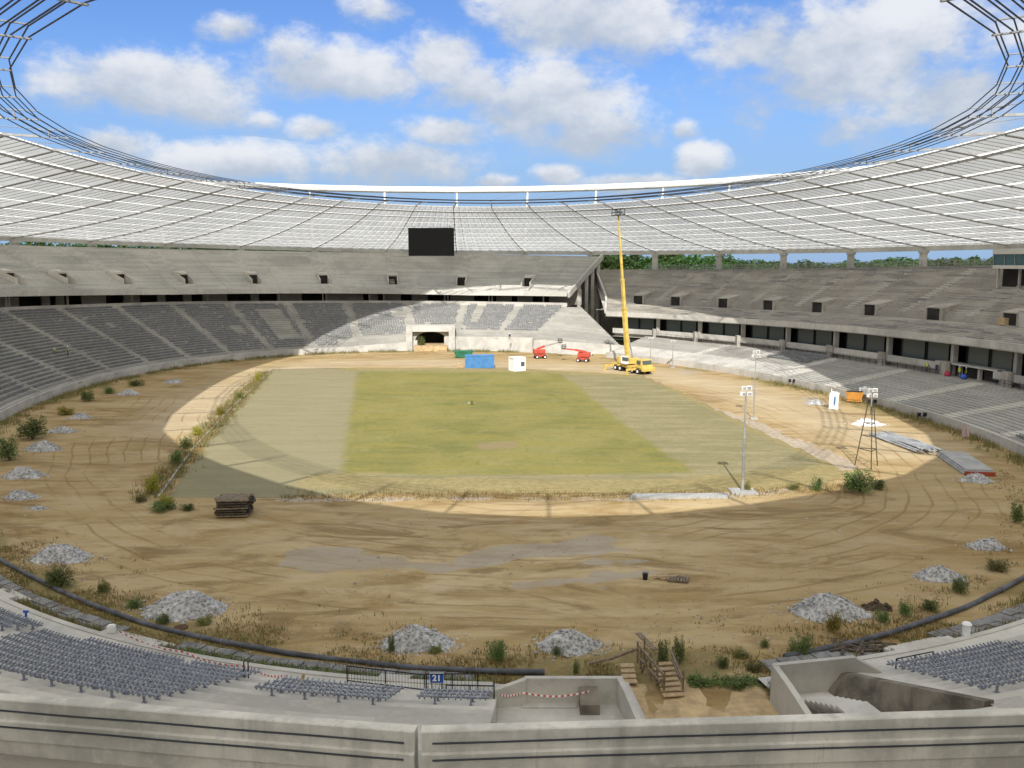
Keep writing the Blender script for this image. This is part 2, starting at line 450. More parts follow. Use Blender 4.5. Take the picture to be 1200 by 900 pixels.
# end of the upper tier towards the main stand: raking beam, columns, side wall
eb = MB()
te = 146.3
for o in np.linspace(22.2, 45, 12):
    o2 = o + 2.07; zz = lambda q: L_lip(148) + .6 + (L_top(148) - L_lip(148) - .6) * (q - 22) / 24
    eb.beam(PO(te, o, zz(o) - .3), PO(te, o2, zz(o2) - .3), .5, 1.5)
eb.build('raking_beam', M['conc_upper'], gl)
for o in (30, 35.5, 40, 44.5):
    zz = L_lip(148) + .6 + (L_top(148) - L_lip(148) - .6) * (o - 22) / 24
    c = MB(); c.beam(PO(te + .1, o, 0), PO(te + .1, o, zz - .8), .7, .9); c.build('column', M['conc'], gl)
WF, WT = at(731, 411, .9), PO(144.6, 24, 0)
def wing_pts(side):
    out = []
    for (o, z) in t1L(147):
        if side == 0: out.append(PO(147, o, z)); continue
        f = (o - 2.4) / 21.6; q = WF.lerp(WT, f); q.z = z - 2.0 * (1 - f); out.append(q)
    return out
wa, wb = wing_pts(0), wing_pts(1)
wg = MB()
NW = 10; kk = len(wa)
for i in range(NW + 1):
    for a_, b_ in zip(wa, wb): wg.v.append(tuple(a_.lerp(b_, i / NW)))
for i in range(NW):
    for j in range(kk - 1): q = i * kk + j; wg.f.append((q, q + 1, q + kk + 1, q + kk))
wo = wg.build('lower_terrace', M['conc_low'], gl); tone(wo, NW, kk, 8, 3)
wg = MB(); wg.add([tuple(q) for q in wb] + [(WT.x, WT.y, 0), (WF.x, WF.y, 0)], [tuple(range(kk + 2))]); wg.build('end_wall', M['conc_dust'], gl)
wg = MB(); wg.beam(Vector((wa[0].x, wa[0].y, 1.5)), Vector((wb[0].x, wb[0].y, .55)), .3, 3.2); wg.build('front_wall', M['conc_dust'], gl)
# aisles of the lower tier
for k in range(17):
    a = 155.0 + 9.0 * k
    if a > 262 or in_tunnel(a): continue
    mb = MB(); w = .44
    for i in range(NR1):
        f0 = i / NR1; o = 2.4 + 21.6 * f0; zz = L_f(a) + (L_t1(a) - 1 - L_f(a)) * (i + 1) / NR1; rs = (L_t1(a) - 1 - L_f(a)) / NR1
        dt = w * 60 / (60 + o)
        mb.hexa([PO(a - dt, o - .02, zz - .2), PO(a + dt, o - .02, zz - .2), PO(a + dt, o + .88, zz - .2), PO(a - dt, o + .88, zz - .2)],
                [PO(a - dt, o - .02, zz + .02), PO(a + dt, o - .02, zz + .02), PO(a + dt, o + .88, zz + .02), PO(a - dt, o + .88, zz + .02)])
        mb.hexa([PO(a - dt, o - .42, zz - rs), PO(a + dt, o - .42, zz - rs), PO(a + dt, o - .02, zz - rs), PO(a - dt, o - .02, zz - rs)],
                [PO(a - dt, o - .42, zz - rs / 2), PO(a + dt, o - .42, zz - rs / 2), PO(a + dt, o - .02, zz - rs / 2), PO(a - dt, o - .02, zz - rs / 2)])
    mb.build('aisle_stair', M['conc_low'], gl)
# upper tier aisles
for k in range(20):
    a = 150.6 + 8.2 * k
    if a > 262: break
    mb = MB()
    for i in range(NR2):
        f0 = i / NR2; o = O20 + .9 + (O21 - O20 - .9) * f0; zz = L_lip(a) + .85 + (L_top(a) - L_lip(a) - .85) * (i + 1) / NR2; rs = (L_top(a) - L_lip(a) - .85) / NR2
        dt = .33
        mb.hexa([PO(a - dt, o - .4, zz - rs), PO(a + dt, o - .4, zz - rs), PO(a + dt, o + .01, zz - rs), PO(a - dt, o + .01, zz - rs)],
                [PO(a - dt, o - .4, zz - rs / 2), PO(a + dt, o - .4, zz - rs / 2), PO(a + dt, o + .01, zz - rs / 2), PO(a - dt, o + .01, zz - rs / 2)])
    mb.build('aisle_stair', M['conc_upper'], gl)

# seat frames on the lower tier (thousands)
sb = MB()
def seat_at(p, n, z, w=.40, h=.42):
    tdir = Vector((-n.y, n.x, 0))
    a = p - tdir * w / 2; c = p + tdir * w / 2
    q = lambda v, dn, dz: (v.x + n.x * dn, v.y + n.y * dn, z + dz)
    b = len(sb.v)
    sb.v += [q(a, .05, .08), q(c, .05, .08), q(a, -.1, h), q(c, -.1, h), q(a, .30, .10), q(c, .30, .10), q(a, .36, h + .1), q(c, .36, h + .1)]
    sb.f += [(b, b + 1, b + 3, b + 2), (b + 2, b + 3, b + 5, b + 4), (b + 4, b + 5, b + 7, b + 6)]
random.seed(3)
for r in range(NR1):
    o = 2.4 + 21.6 * (r + .42) / NR1; t = 147.4 + random.random() * .4
    while t < 262:
        arc = (PO(t + .5, o) - PO(t, o)).length / .5
        t += .62 / arc
        if abs(((t - 155 + 4.5) % 9) - 4.5) < .72: continue
        if in_tunnel(t) and r < tunnel_rows + 1: continue
        nz = mnoise.noise(Vector((t * .35, r * .23, 1.7)))
        if t < 186 and r < 5 - (t - 180) * .3 * (t > 180): continue
        if 192.5 < t < 196.6 and 4 < r < 21: continue
        if 201.5 < t < 203.5 and 8 < r < 13 or 172.6 < t < 175.8 and 14 < r < 19 or 160.5 < t < 162 and 9 < r: continue
        if nz > .64 or r < 1 or random.random() < .04: continue
        z = L_f(t) + (L_t1(t) - 1 - L_f(t)) * (r + 1) / NR1
        seat_at(PO(t, o), NO(t), z)

# ------------------------------------------------------------------ main stand on the right
gm = thing('main_grandstand', 'weathered two-tier main grandstand on the right with a row of glazed boxes between its tiers', 'grandstand')
MT0, MT1 = 40.0, 131.0
NRM = 18
zfM, ztM = .9, 3.3
def t1M(t): return steps(2.4, zfM, 18.4, ztM + (0.5 if t > 122 else 0) * (t - 122) / 9, NRM)
TM = seg_list(MT0, MT1, .7)
lm = MB(); loft(lm, TM, t1M); tone(lm.build('lower_terrace', M['conc_low'], gm), len(TM) - 1, len(t1M(90)), 3, 9)
fm = MB(); loft(fm, TM, lambda t: [(2.05, -.1), (2.05, zfM + .3), (2.35, zfM + .3), (2.35, zfM - .1)]); fm.build('front_wall', M['conc'], gm)
ec = MB(); endcap(ec, MT1, lambda t: t1M(t) + [(18.4, 0), (2.4, 0)]); ec.build('end_wall', M['conc'], gm)
# paler strips laid on the rows towards the far end
for k in range(7):
    a = 62.5 + 9 * k
    if a > 127: break
    mb = MB(); w = .75 if k < 3 else .6
    for i in range(NRM):
        o = 2.4 + 16 * i / NRM; zz = zfM + (ztM - zfM) * (i + 1) / NRM; dt = w
        mb.hexa([PO(a - dt, o - .35, zz - .2), PO(a + dt, o - .35, zz - .2), PO(a + dt, o + .86, zz - .2), PO(a - dt, o + .86, zz - .2)],
                [PO(a - dt, o - .35, zz + .02), PO(a + dt, o - .35, zz + .02), PO(a + dt, o + .86, zz + .02), PO(a - dt, o + .86, zz + .02)])
    mb.build('aisle_stair', M['conc_dust'] if a > 98 else M['conc_new'], gm)
# paler cover on the far lower rows
dm = MB(); loft(dm, seg_list(96, MT1 - .2, .7), lambda t: [(o - .015, z + .018) for o, z in t1M(t)[:1 + 2 * max(4, min(NRM, int(4 + (t - 96) * .35)))]] if False else [(o - .015, z + .018) for o, z in t1M(t)[:17]])
dm.build('pale_cover', M['conc_dust'], gm)
# walkway behind the rows, box wall, glazing
TB = seg_list(MT0, 137.5, .7)
wk = MB(); loft(wk, TB, lambda t: [(18.4, ztM), (21.5, ztM)]); wk.build('walkway', M['conc_old'], gm)
bwl = MB(); loft(bwl, TB, lambda t: [(20.4, ztM), (20.4, ztM + .55), (19.3, ztM + .75), (19.3, ztM + 1.95), (19.55, ztM + 1.95), (19.55, ztM + 1.3), (21.4, ztM + 1.3)],
               lambda i, j, tm: 80 < tm < 86.6)
bwl.build('box_balcony', M['conc'], gm)
AX = [166.5 + 9 * k for k in range(40)]
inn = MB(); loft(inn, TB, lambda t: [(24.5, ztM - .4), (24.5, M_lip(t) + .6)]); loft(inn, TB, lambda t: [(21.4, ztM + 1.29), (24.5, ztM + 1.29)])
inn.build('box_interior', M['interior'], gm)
lpos = 41.0
while lpos < 136.5:
    a = lpos; w = 7.4
    for q in range(2):                       # each box front has a narrow and a wide light pair
        a0 = a + .9 + q * 2.75; a1 = a0 + 2.55
        fr = MB()
        zb, zt = ztM + 1.3, M_lip(a)
        for tt in (a0, a1): fr.beam(PO(tt, 20.9, zb), PO(tt, 20.9, zt - .05), .18, .14)
        fr.beam(PO(a0, 20.9, zb + .08), PO(a1, 20.9, zb + .08), .14, .16); fr.beam(PO(a0, 20.9, zt - .12), PO(a1, 20.9, zt - .12), .14, .16)
        fo = fr.build('window', M['black'], gm)
        pn = MB(); loft(pn, seg_list(a0, a1, .6), lambda t: [(21.0, zb), (21.0, zt - .1)]); pn.build('pane', M['glass'], fo)
    pc = MB(); pc.beam(PO(a + .1, 20.6, ztM), PO(a + .1, 20.6, M_lip(a) - .02), .9, .8); pc.build('pier', M['conc'], gm)
    pc = MB(); pc.beam(PO(a + .1, 19.0, ztM), PO(a + .1, 19.0, ztM + 2.3), 1.7, .7); pc.build('planter', M['conc_old'], gm)
    lpos += w
# lower doors with the workers
for a in (81.0, 83.3, 85.6):
    d = MB(); d.quad(PO(a - .85, 20.6, ztM + .02), PO(a + .85, 20.6, ztM + .02), PO(a + .85, 20.6, ztM + 1.95), PO(a - .85, 20.6, ztM + 1.95)); d.build('doorway', M['interior'], gm)
    c = MB(); c.beam(PO(a + 1.1, 20.2, ztM), PO(a + 1.1, 20.2, ztM + 2), .5, .5); c.build('pier', M['conc'], gm)
sl = MB(); sl.hexa([PO(79.6, 19.4, ztM + 1.9), PO(87, 19.4, ztM + 1.9), PO(87, 21.4, ztM + 1.9), PO(79.6, 21.4, ztM + 1.9)],
                   [PO(79.6, 19.4, ztM + 2.15), PO(87, 19.4, ztM + 2.15), PO(87, 21.4, ztM + 2.15), PO(79.6, 21.4, ztM + 2.15)]); sl.build('door_canopy', M['conc'], gm)
# upper tier: lower block, cross gangway with wall, upper block
TV = sorted(set(seg_list(MT0, 140.5, .7)))
MP = [136.2, 130.0, 122.2, 115.0, 107.5, 100.0, 92.0, 84.0]
def t2M(t):
    zl, zt = M_lip(t), M_top(t)
    return [(18, zl), (18, zl + 1.2), (18.4, zl + 1.2), (18.4, zl + .95)] + steps(18.9, zl + .95, 27, zl + 2.7, 10) + [(28.4, zl + 2.7), (28.4, zl + 3.9)] + steps(28.8, zl + 3.9, 46, zt, 20)
wM = lambda t, o: t + max(0, min(1, (t - 130) / 10.5)) * ((o - 18) / 28 * 8.6 - 2.2)      # the end of this tier runs askew, up to the other stand
um = MB(); loft(um, TV, t2M, None, False, wM); tone(um.build('upper_terrace', M['conc_old'], gm), len(TV) - 1, len(t2M(90)), 4, 6)
us = MB(); loft(us, TV, lambda t: [(18, M_lip(t)), (24.6, M_lip(t) + .6), (46.6, M_top(t) - 5), (46.6, 0)], None, False, wM); us.build('soffit', M['conc_old'], gm)
lb = MB(); loft(lb, TV, lambda t: [(17.9, M_lip(t) + .15), (17.9, M_lip(t) + 1.24), (18.3, M_lip(t) + 1.24)], None, False, wM); lb.build('lip_beam', M['conc'], gm)
ub = MB(); loft(ub, TV, lambda t: [(46, M_top(t)), (46, M_top(t) + .5), (46.5, M_top(t) + .5), (46.5, 0)], None, False, wM); ub.build('rear_wall', M['conc_old'], gm)
ec = MB(); endcap(ec, 140.5, lambda t: [(18, M_lip(t))] + t2M(t)[1:] + [(46.5, M_top(t) - 3), (27, M_lip(t) + .3)], wM); ec.build('end_wall', M['conc'], gm)
rb = MB()
for (oa, za, ob, zb2) in ((18, 9.7, 27, 11.4), (27, 11.4, 29, 12.4), (29, 12.4, 46, 18.9)):
    rb.beam(PO(wM(140.5, oa) + .1, oa, za - .2), PO(wM(140.5, ob) + .1, ob, zb2 - .2), .5, 1.3)
rb.build('raking_beam', M['conc_new'], gm)
for p in MP:
    zl = M_lip(p); zf = zl + 2.7; v = MB()
    for s in (-1, 1):
        t_, t2_ = p + s * .75, p + s * 1.0
        v.hexa([PO(t_, 28.0, zf), PO(t2_, 28.0, zf), PO(t2_, 34, zf), PO(t_, 34, zf)], [PO(t_, 28.0, zf + 2.2), PO(t2_, 28.0, zf + 2.2), PO(t2_, 34, zf + 3.4), PO(t_, 34, zf + 3.4)])
    v.hexa([PO(p - .75, 28.1, zf + 2.1), PO(p + .75, 28.1, zf + 2.1), PO(p + .75, 33.8, zf + 2.1), PO(p - .75, 33.8, zf + 2.1)],
           [PO(p - .75, 28.1, zf + 2.3), PO(p + .75, 28.1, zf + 2.3), PO(p + .75, 33.8, zf + 3.2), PO(p - .75, 33.8, zf + 3.2)])
    vo = v.build('vomitory', M['conc_old'], gm)
    d = MB(); d.quad(PO(p - .75, 28.3, zf + .02), PO(p + .75, 28.3, zf + .02), PO(p + .75, 28.3, zf + 2.1), PO(p - .75, 28.3, zf + 2.1)); d.build('opening', M['interior'], vo)
for k in range(13):
    a = 44 + 7.4 * k; mb = MB()
    zl, zt = M_lip(a), M_top(a)
    for i in range(20):
        o = 28.8 + 17.2 * i / 20; zz = zl + 3.9 + (zt - zl - 3.9) * (i + 1) / 20; rs = (zt - zl - 3.9) / 20
        mb.hexa([PO(a - .45, o - .42, zz - rs), PO(a + .45, o - .42, zz - rs), PO(a + .45, o + .01, zz - rs), PO(a - .45, o + .01, zz - rs)],
                [PO(a - .45, o - .42, zz - rs / 2), PO(a + .45, o - .42, zz - rs / 2), PO(a + .45, o + .01, zz - rs / 2), PO(a - .45, o + .01, zz - rs / 2)])
    mb.build('aisle_stair', M['conc'], gm)
# bench planks left on the upper rows, the dark lines in the photograph
random.seed(11)
bp = MB()
for k in range(210):
    a = random.uniform(72, 139); r = random.random()
    if r < .3: i = random.randrange(10); o = 18.9 + 8.1 * i / 10 + .35; z = M_lip(a) + .95 + 1.75 * (i + 1) / 10
    else: i = random.randrange(20); o = 28.8 + 17.2 * i / 20 + .35; z = M_lip(a) + 3.9 + (M_top(a) - M_lip(a) - 3.9) * (i + 1) / 20
    if any(abs(a - p) < 2.2 for p in MP) and 27 < o < 35: continue
    da = random.uniform(.8, 3.2)
    bp.beam(PO(a, o, z + .22), PO(a + da, o, z + .22 + (M_lip(a + da) - M_lip(a))), .2, .13)
tag(bp.build('bench_planks', M['seat'], gm), kind='stuff')
# seat frames in the lower right block and on a dark patch
for (ta, tb, ra, rb_) in ((43, 61, 1, 12), (99, 108, 11, 18)):
    for r in range(ra, rb_):
        o = 2.4 + 16 * (r + .42) / NRM; t = ta
        while t < tb:
            arc = (PO(t + .5, o) - PO(t, o)).length / .5; t += .6 / arc
            if abs(((t - 62.5 + 4.5) % 9) - 4.5) < .9 or random.random() < .06: continue
            seat_at(PO(t, o), NO(t), zfM + (ztM - zfM) * (r + 1) / NRM)
so_ = sb.build('seat_frames', M['seat'])
tag(so_, 'thousands of small dark grey seat frames in rows on the lower tiers', 'seats', kind='stuff')

# ------------------------------------------------------------------ near stand, under the camera
gn = thing('near_grandstand', 'pale concrete near grandstand with a lower terrace and the long parapet across the bottom', 'grandstand')
FO, RO, ZF, NS_, NRN, RD = 3.0, 4.6, .7, .33, 15, .86
GAP0, GAP1 = 350.75, 356.4
PIT1, PIT2 = (345.2, GAP0, 14.4), (GAP1, 359.1, 14.4)
def row_z(o): return ZF + NS_ * RD * max(0, math.floor((o - RO) / RD) + 1)
def t1N(t): return [(FO, -.3), (FO, ZF)] + steps(RO, ZF, RO + RD * NRN, ZF + RD * NS_ * NRN, NRN)
TN = sorted(set([round(x, 3) for x in seg_list(305, 400, .4)] + [345.2, GAP0, GAP1, 359.1]))
def skN(i, j, tm):
    if GAP0 < tm < GAP1: return True
    o = t1N(tm)[j][0]
    return any(a_ < tm < b_ and o < c_ for a_, b_, c_ in (PIT1, PIT2))
ln = MB(); loft(ln, TN, t1N, skN); tone(ln.build('lower_terrace', M['conc'], gn), len(TN) - 1, len(t1N(0)), 5, 7)
for a_, b_, c_, zf_ in ((345.2, GAP0, 14.6, .66), (GAP1, 359.1, 14.6, .35)):
    fl_ = MB(); loft(fl_, seg_list(a_, b_, .8), lambda t: [(FO, -.3), (FO, zf_), (c_, zf_), (c_, 4.0)]); fl_.build('entrance_floor', M['conc_dust'], gn)
    for tt in (a_, b_):
        if tt in (GAP0, GAP1): continue
        ec = MB(); endcap(ec, tt, lambda t: [(FO, 0), (FO, ZF)] + [q_ for q_ in t1N(t)[2:] if q_[0] <= c_ + .3] + [(c_ + .3, 0)]); ec.build('side_wall', M['conc_stain_shade'] if tt > 355 else M['conc'], gn)
# light front edge strip of the terrace
ed = MB(); loft(ed, TN, lambda t: [(FO - .06, -.3), (FO - .06, ZF + .06), (FO + .3, ZF + .06), (FO + .3, ZF)], lambda i, j, tm: 345.0 < tm < 359.6)
ed.build('front_edge', M['conc_new'], gn)
# concourse under the upper tier
cn = MB(); loft(cn, TN, lambda t: [(RO + RD * NRN, ZF + RD * NS_ * NRN), (34, ZF + RD * NS_ * NRN), (34, 9)]); cn.build('concourse_floor', M['conc_old'], gn)
# parapet ring: straight precast pieces with a joint in front of the camera
ZP = 8.95
def pline(px0, y0, px1, y1, z): return at(px0, y0, z), at(px1, y1, z)
J = at(492, 849.5, ZP); A0 = at(5, 812, ZP); B0 = at(1200, 829, ZP)
dl = (A0 - J).normalized(); dr = (B0 - J).normalized()
def parapet_piece(a, b, tgap0, tgap1, out):
    d = (b - a).normalized(); n = Vector((-d.y, d.x, 0));
    if n.dot(Vector((0, 1, 0))) < 0: n = -n        # n: away from the camera, towards the field
    a = a + d * tgap0; b = b - d * tgap1
    mb = MB()
    prof = [(0, -1.85), (0, -.03), (-.03, 0), (-.36, 0), (-.39, -.03), (-.39, -.62), (-.47, -.66), (-.47, -1.25), (-.39, -1.3), (-.39, -1.85)]
    b0 = len(mb.v)
    m = 14
    for i in range(m + 1):
        p = a + (b - a) * (i / m)
        for o, z in prof: mb.v.append((p.x + n.x * o, p.y + n.y * o, ZP + z))
    k = len(prof)
    for i in range(m):
        for j in range(k):
            q = b0 + i * k + j; q2 = b0 + i * k + (j + 1) % k
            mb.f.append((q, q2, q2 + k, q + k))
    mb.f.append(tuple(range(b0, b0 + k))[::-1]); mb.f.append(tuple(b0 + m * k + j for j in range(k)))
    o = mb.build('parapet', M['conc_parapet'], gn)
    # two dark cables along its inner face
    for zc, oc in ((-.34, -.415), (-.80, -.495)):
        t = MB(); pts = []
        for i in range(41):
            p = a + d * .3 + (b - a - d * .6) * (i / 40.0)
            pts.append((p.x + n.x * oc, p.y + n.y * oc, ZP + zc + .006 * math.sin(i * .5 + zc * 9)))
        t.tube(pts, .028, 5); t.build('cable', M['cable'], o)
    return n
LSEG = 17.5
n_r = parapet_piece(J, J + dr * (LSEG + 7), .06, .04, 0)
n_l = parapet_piece(J + dl * LSEG, J, .04, .06, 0)
d2 = Matrix.Rotation(R(-9.5), 3, 'Z') @ dl; q0 = J + dl * LSEG; parapet_piece(q0 + d2 * LSEG, q0, .04, .04, 0)
d2 = Matrix.Rotation(R(12), 3, 'Z') @ dr; q1 = J + dr * (LSEG + 7); parapet_piece(q1, q1 + d2 * LSEG, .04, .04, 0)
# upper tier behind the parapet, the camera stands near its top
def t2N(t): return [(21.9, ZP - 1.8), (24.0, ZP - 1.75)] + steps(24.4, ZP - 1.75, 46.0, 20.3, 28) + [(47, 20.3), (47, 0)]
un = MB(); loft(un, seg_list(305, 400, .7), t2N); un.build('upper_terrace', M['conc_upper'], gn)
un = MB(); loft(un, seg_list(305, 400, .7), lambda t: [(21.9, ZP - 1.85), (34, 9.2), (46, 16)]); un.build('soffit', M['conc_old'], gn)

# entrance walls that flank the sandy gap in the terrace
def wall_poly(mb, pts, th, zb, side=1):
    """pts: world points of the wall top; thickness towards the left of travel * side"""
    L = []; n_ = len(pts)
    for i, p in enumerate(pts):
        d = (pts[min(i + 1, n_ - 1)] - pts[max(i - 1, 0)]); d.z = 0; d.normalize(); nn = Vector((-d.y, d.x, 0)) * th * side
        L.append((p, Vector((p.x + nn.x, p.y + nn.y, p.z))))
    for (p, q), (p2, q2) in zip(L[:-1], L[1:]):
        mb.hexa([(p.x, p.y, zb), (p2.x, p2.y, zb), (q2.x, q2.y, zb), (q.x, q.y, zb)], [p, p2, q2, q])
    return mb
w1 = MB()
w1.v = []
wall_poly(w1, [at(566, 811, 1.45), at(615, 793.5, 1.95)], .28, 0, -1)
wall_poly(w1, [at(615, 792, 1.97), at(729, 792, 1.97)], .28, 0, -1)
wall_poly(w1, [at(729, 793, 1.99), at(738, 810, 1.99), at(754, 846, 1.99)], .28, 0, -1)
w1.v = [tuple(v) for v in w1.v]
w1.build('entrance_wall', M['conc_new'], gn)
w1 = MB(); b0 = at(692, 832, .72)
p, q = at(680, 838, .66), at(703, 838, .66)
w1.hexa([(p.x, p.y, .6), (q.x, q.y, .6), (q.x, q.y + 1.5, .6), (p.x, p.y + 1.5, .6)], [(p.x, p.y, 1.15), (q.x, q.y, 1.15), (q.x, q.y + 1.5, 1.75), (p.x, p.y + 1.5, 1.75)])
w1.build('stair_block', M['conc_stain_shade'], gn)  # dark tone stands for shade on the block, put into its colour
w1 = MB(); p, q, r_, s_ = at(612, 830, .67), at(676, 830, .67), at(676, 816, .67), at(612, 816, .67)
w1.hexa([p, q, r_, s_], [v + Vector((0, 0, .05)) for v in (p, q, r_, s_)]); w1.build('landing_slab', M['conc_dust'], gn)
# right-hand entrance
w2 = MB()
wall_poly(w2, [at(946, 840, 2.0), at(922, 803, 2.0), at(904, 778, 2.0)], .3, 0, -1)
wall_poly(w2, [at(905, 777, 2.02), at(1000, 767.5, 2.02)], .3, 0, -1)
wall_poly(w2, [at(1000, 768, 2.0), at(1032, 785, 1.35)], .3, 0, -1)
w2.build('entrance_wall', M['conc_new'], gn)
w3 = MB()
ro = [3.9, 4.9, 6.2, 8.2, 10.2, 12.2, 14.3]
tz = lambda o: max(.9, ZF + NS_ * (o - RO) + .36)
for oa, ob in zip(ro[:-1], ro[1:]):
    ln_ = lambda o: .55 if o > 4 else .15
    w3.hexa([PO(358.95 - ln_(oa), oa, .33), PO(358.95 - ln_(ob), ob, .33), PO(359.22, ob, .33), PO(359.22, oa, .33)], [PO(358.92, oa, tz(oa)), PO(358.92, ob, tz(ob)), PO(359.22, ob, tz(ob)), PO(359.22, oa, tz(oa))])
w3.build('ramp_wall', M['conc_stain_shade'], gn)
w4 = MB()
for i in range(9):
    oo = 5.6 + i * .42; zz = .36 + .16 * (i + 1)
    w4.hexa([PO(GAP1 + .5, oo, .3), PO(358.0, oo, .3), PO(358.0, 13, .3), PO(GAP1 + .5, 13, .3)], [PO(GAP1 + .5, oo, zz), PO(358.0, oo, zz), PO(358.0, 13 - .01 * i, zz), PO(GAP1 + .5, 13 - .01 * i, zz)])
w4.build('stair', M['conc_dust'], gn)
# landing steps on the front edge at the left and right
for (a, b_) in ((324.6, 328.3), (2.6 + 360, 6.0 + 360), (314.5, 316.8), (340.0 - .2, 341.2)):
    s = MB()
    for i in range(3):
        oo = FO - 1.6 + i * .5; zz = .18 + .25 * i
        s.hexa([PO(a, oo, 0), PO(b_, oo, 0), PO(b_, FO + .4, 0), PO(a, FO + .4, 0)], [PO(a, oo, zz), PO(b_, oo, zz), PO(b_, FO + .4, zz), PO(a, FO + .4, zz)])
    s.build('entrance_steps', M['conc_new'], gn)

# seat rails in the foreground: a rail on posts, carrying paired seat arms
arm = MB()
for s in (-.12, .12):
    arm.beam((s, -.17, .50), (s, .20, .40), .05, .07); arm.beam((s, .18, .40), (s, .30, .58), .045, .06)
arm.beam((-.14, 0, .44), (.14, 0, .44), .05, .05)
arm_me = None
post_me = None
def seat_rail(o, t0, t1, label, grp, prob=1.0):
    global arm_me, post_me
    row = math.floor((o - RO) / RD) + 1; z0 = ZF + NS_ * RD * max(0, row)
    tm = (t0 + t1) / 2; base = PO(tm, o, z0); rt = thing('seat_rail', label, 'seat rail', base, 0, grp)
    L = Matrix.Translation(-base)
    r = MB(); pts = [L @ PO(t0 + (t1 - t0) * i / 10, o, z0 + .42) for i in range(11)]
    for a_, b_ in zip(pts[:-1], pts[1:]): r.beam(a_, b_, .07, .08)
    r.build('rail', M['seat_near'], rt)
    arc = (PO(tm + .5, o) - PO(tm, o)).length / .5
    n = int((t1 - t0) * arc / .52)
    for i in range(n):
        if random.random() > prob: continue
        t = t0 + (t1 - t0) * (i + .5) / n
        if arm_me is None:
            a = arm.build('seat_arms', M['seat_near'], rt); arm_me = a.data
        else:
            a = bpy.data.objects.new('seat_arms', arm_me); col.objects.link(a); a.parent = rt
        a.location = PO(t, o, z0) - base; a.rotation_euler = (R(random.uniform(-3, 3)), 0, heading(t) - PI / 2 )
    for i in range(max(2, int(n / 3))):
        t = t0 + (t1 - t0) * (i + .5) / max(2, int(n / 3))
        if post_me is None:
            pm = MB(); pm.beam((0, 0, 0), (0, 0, .42), .08, .08); pm.box((0, 0, .02), (.2, .2, .03)); a = pm.build('post', M['seat_near'], rt); post_me = a.data
        else:
            a = bpy.data.objects.new('post', post_me); col.objects.link(a); a.parent = rt
        a.location = PO(t, o, z0) - base; a.rotation_euler = (0, 0, heading(t))
    return rt
random.seed(21)
ords = ['front', 'second', 'third', 'fourth', 'fifth', 'sixth', 'seventh', 'eighth', 'ninth', 'tenth', 'eleventh', 'twelfth']
for i in range(3):
    seat_rail(4.95 + i * RD, 317.0, 322.9, '%s seat rail of the small block at the left end of the near terrace' % ords[i], 'seat rails at the left end')
for i in range(10):
    o = 4.95 + i * RD
    if i == 0: seat_rail(o, 326.0, 331.5, 'front seat rail of the large left block, standing alone on the terrace edge', 'seat rails of the large left block')
    seat_rail(o + (RD if i == 0 else 0) * 0, (331.9 if i == 0 else 323.6 + .25 * i), 335.2, ('front right part of the large left block of grey seat rails' if i == 0 else '%s seat rail of the large left block of grey seat frames' % ords[i]), 'seat rails of the large left block')
for i in range(4):
    seat_rail(5.81 + i * RD, 336.6, 341.6, '%s seat rail of the block left of the parapet joint' % ords[i], 'seat rails left of the parapet joint')
for i in range(3):
    seat_rail(5.81 + i * RD, 342.4, 345.0, '%s seat rail just below the sign numbered 21' % ords[i], 'seat rails below the sign')
for i in range(9):
    o = 5.81 + i * RD
    seat_rail(o, 360.3 + (.0 if i < 2 else -.08 * i), 365.9 + .2 * i, '%s seat rail of the right block beside the stained ramp wall' % ords[i], 'seat rails of the right block')

# ------------------------------------------------------------------ roof
RCX, RCY, RA, RB, RTH, RZ = -2.33, 125.06, 87.7, 49.3, .05, 35.0
def ring_pt(tau, o=0.0, z=RZ):
    t = R(tau); c, s = math.cos(t), math.sin(t); u, w = -RA * c, RB * s
    nu, nw = -RB * c, RA * s; l = math.hypot(nu, nw); u += nu / l * o; w += nw / l * o
    ca, sa = math.cos(RTH), math.sin(RTH)
    return Vector((RCX - sa * u + ca * w, RCY + ca * u + sa * w, z))
OUT0 = 166.5
best = None
for tau in np.arange(120, 240, .05):
    p = ring_pt(tau, 2.0)
    if p.y > 150:
        e = abs(600 + FPX * p.x / p.y - 535.5)
        if best is None or e < best[0]: best = (e, tau)
TAU0 = best[1]
best = None
for td in np.arange(120, 220, .05):
    p = PO(td, 49)
    if p.y > 150:
        e = abs(600 + FPX * p.x / p.y - 535.5)
        if best is None or e < best[0]: best = (e, td)
OUT0 = best[1]
NAX = 40
roof = thing('stadium_roof', 'ring shaped translucent white roof on columns with an inner ring of dark cables round the open sky', 'stadium roof')
def ax_in(k, o=5.0, z=None):
    tau = (TAU0 + 9 * k + 180) % 360 - 180
    o += 7.5 * math.exp(-((tau - 44) / 19) ** 2) + 3.2 * math.exp(-((tau + 56) / 14) ** 2)     # edge set back at the unseen near corners to widen the sunlit oval
    return ring_pt(tau, o, 34.3 + .9 * math.sin(R(tau)) ** 2 if z is None else z)
def ax_out(k, o=49.5):
    td = OUT0 + 9 * k; return PO(td, o, roof_out(td % 360) + .55)
def rad(k, f):                       # f 0 at the inner edge .. 1 at the outer edge
    a, b_ = ax_in(k), ax_out(k); p = a.lerp(b_, f); p.z -= .9 * math.sin(PI * f); return p
FR = [0, .075, .17, .27, .37, .47, .57, .67, .77, .87, .945, 1.0]
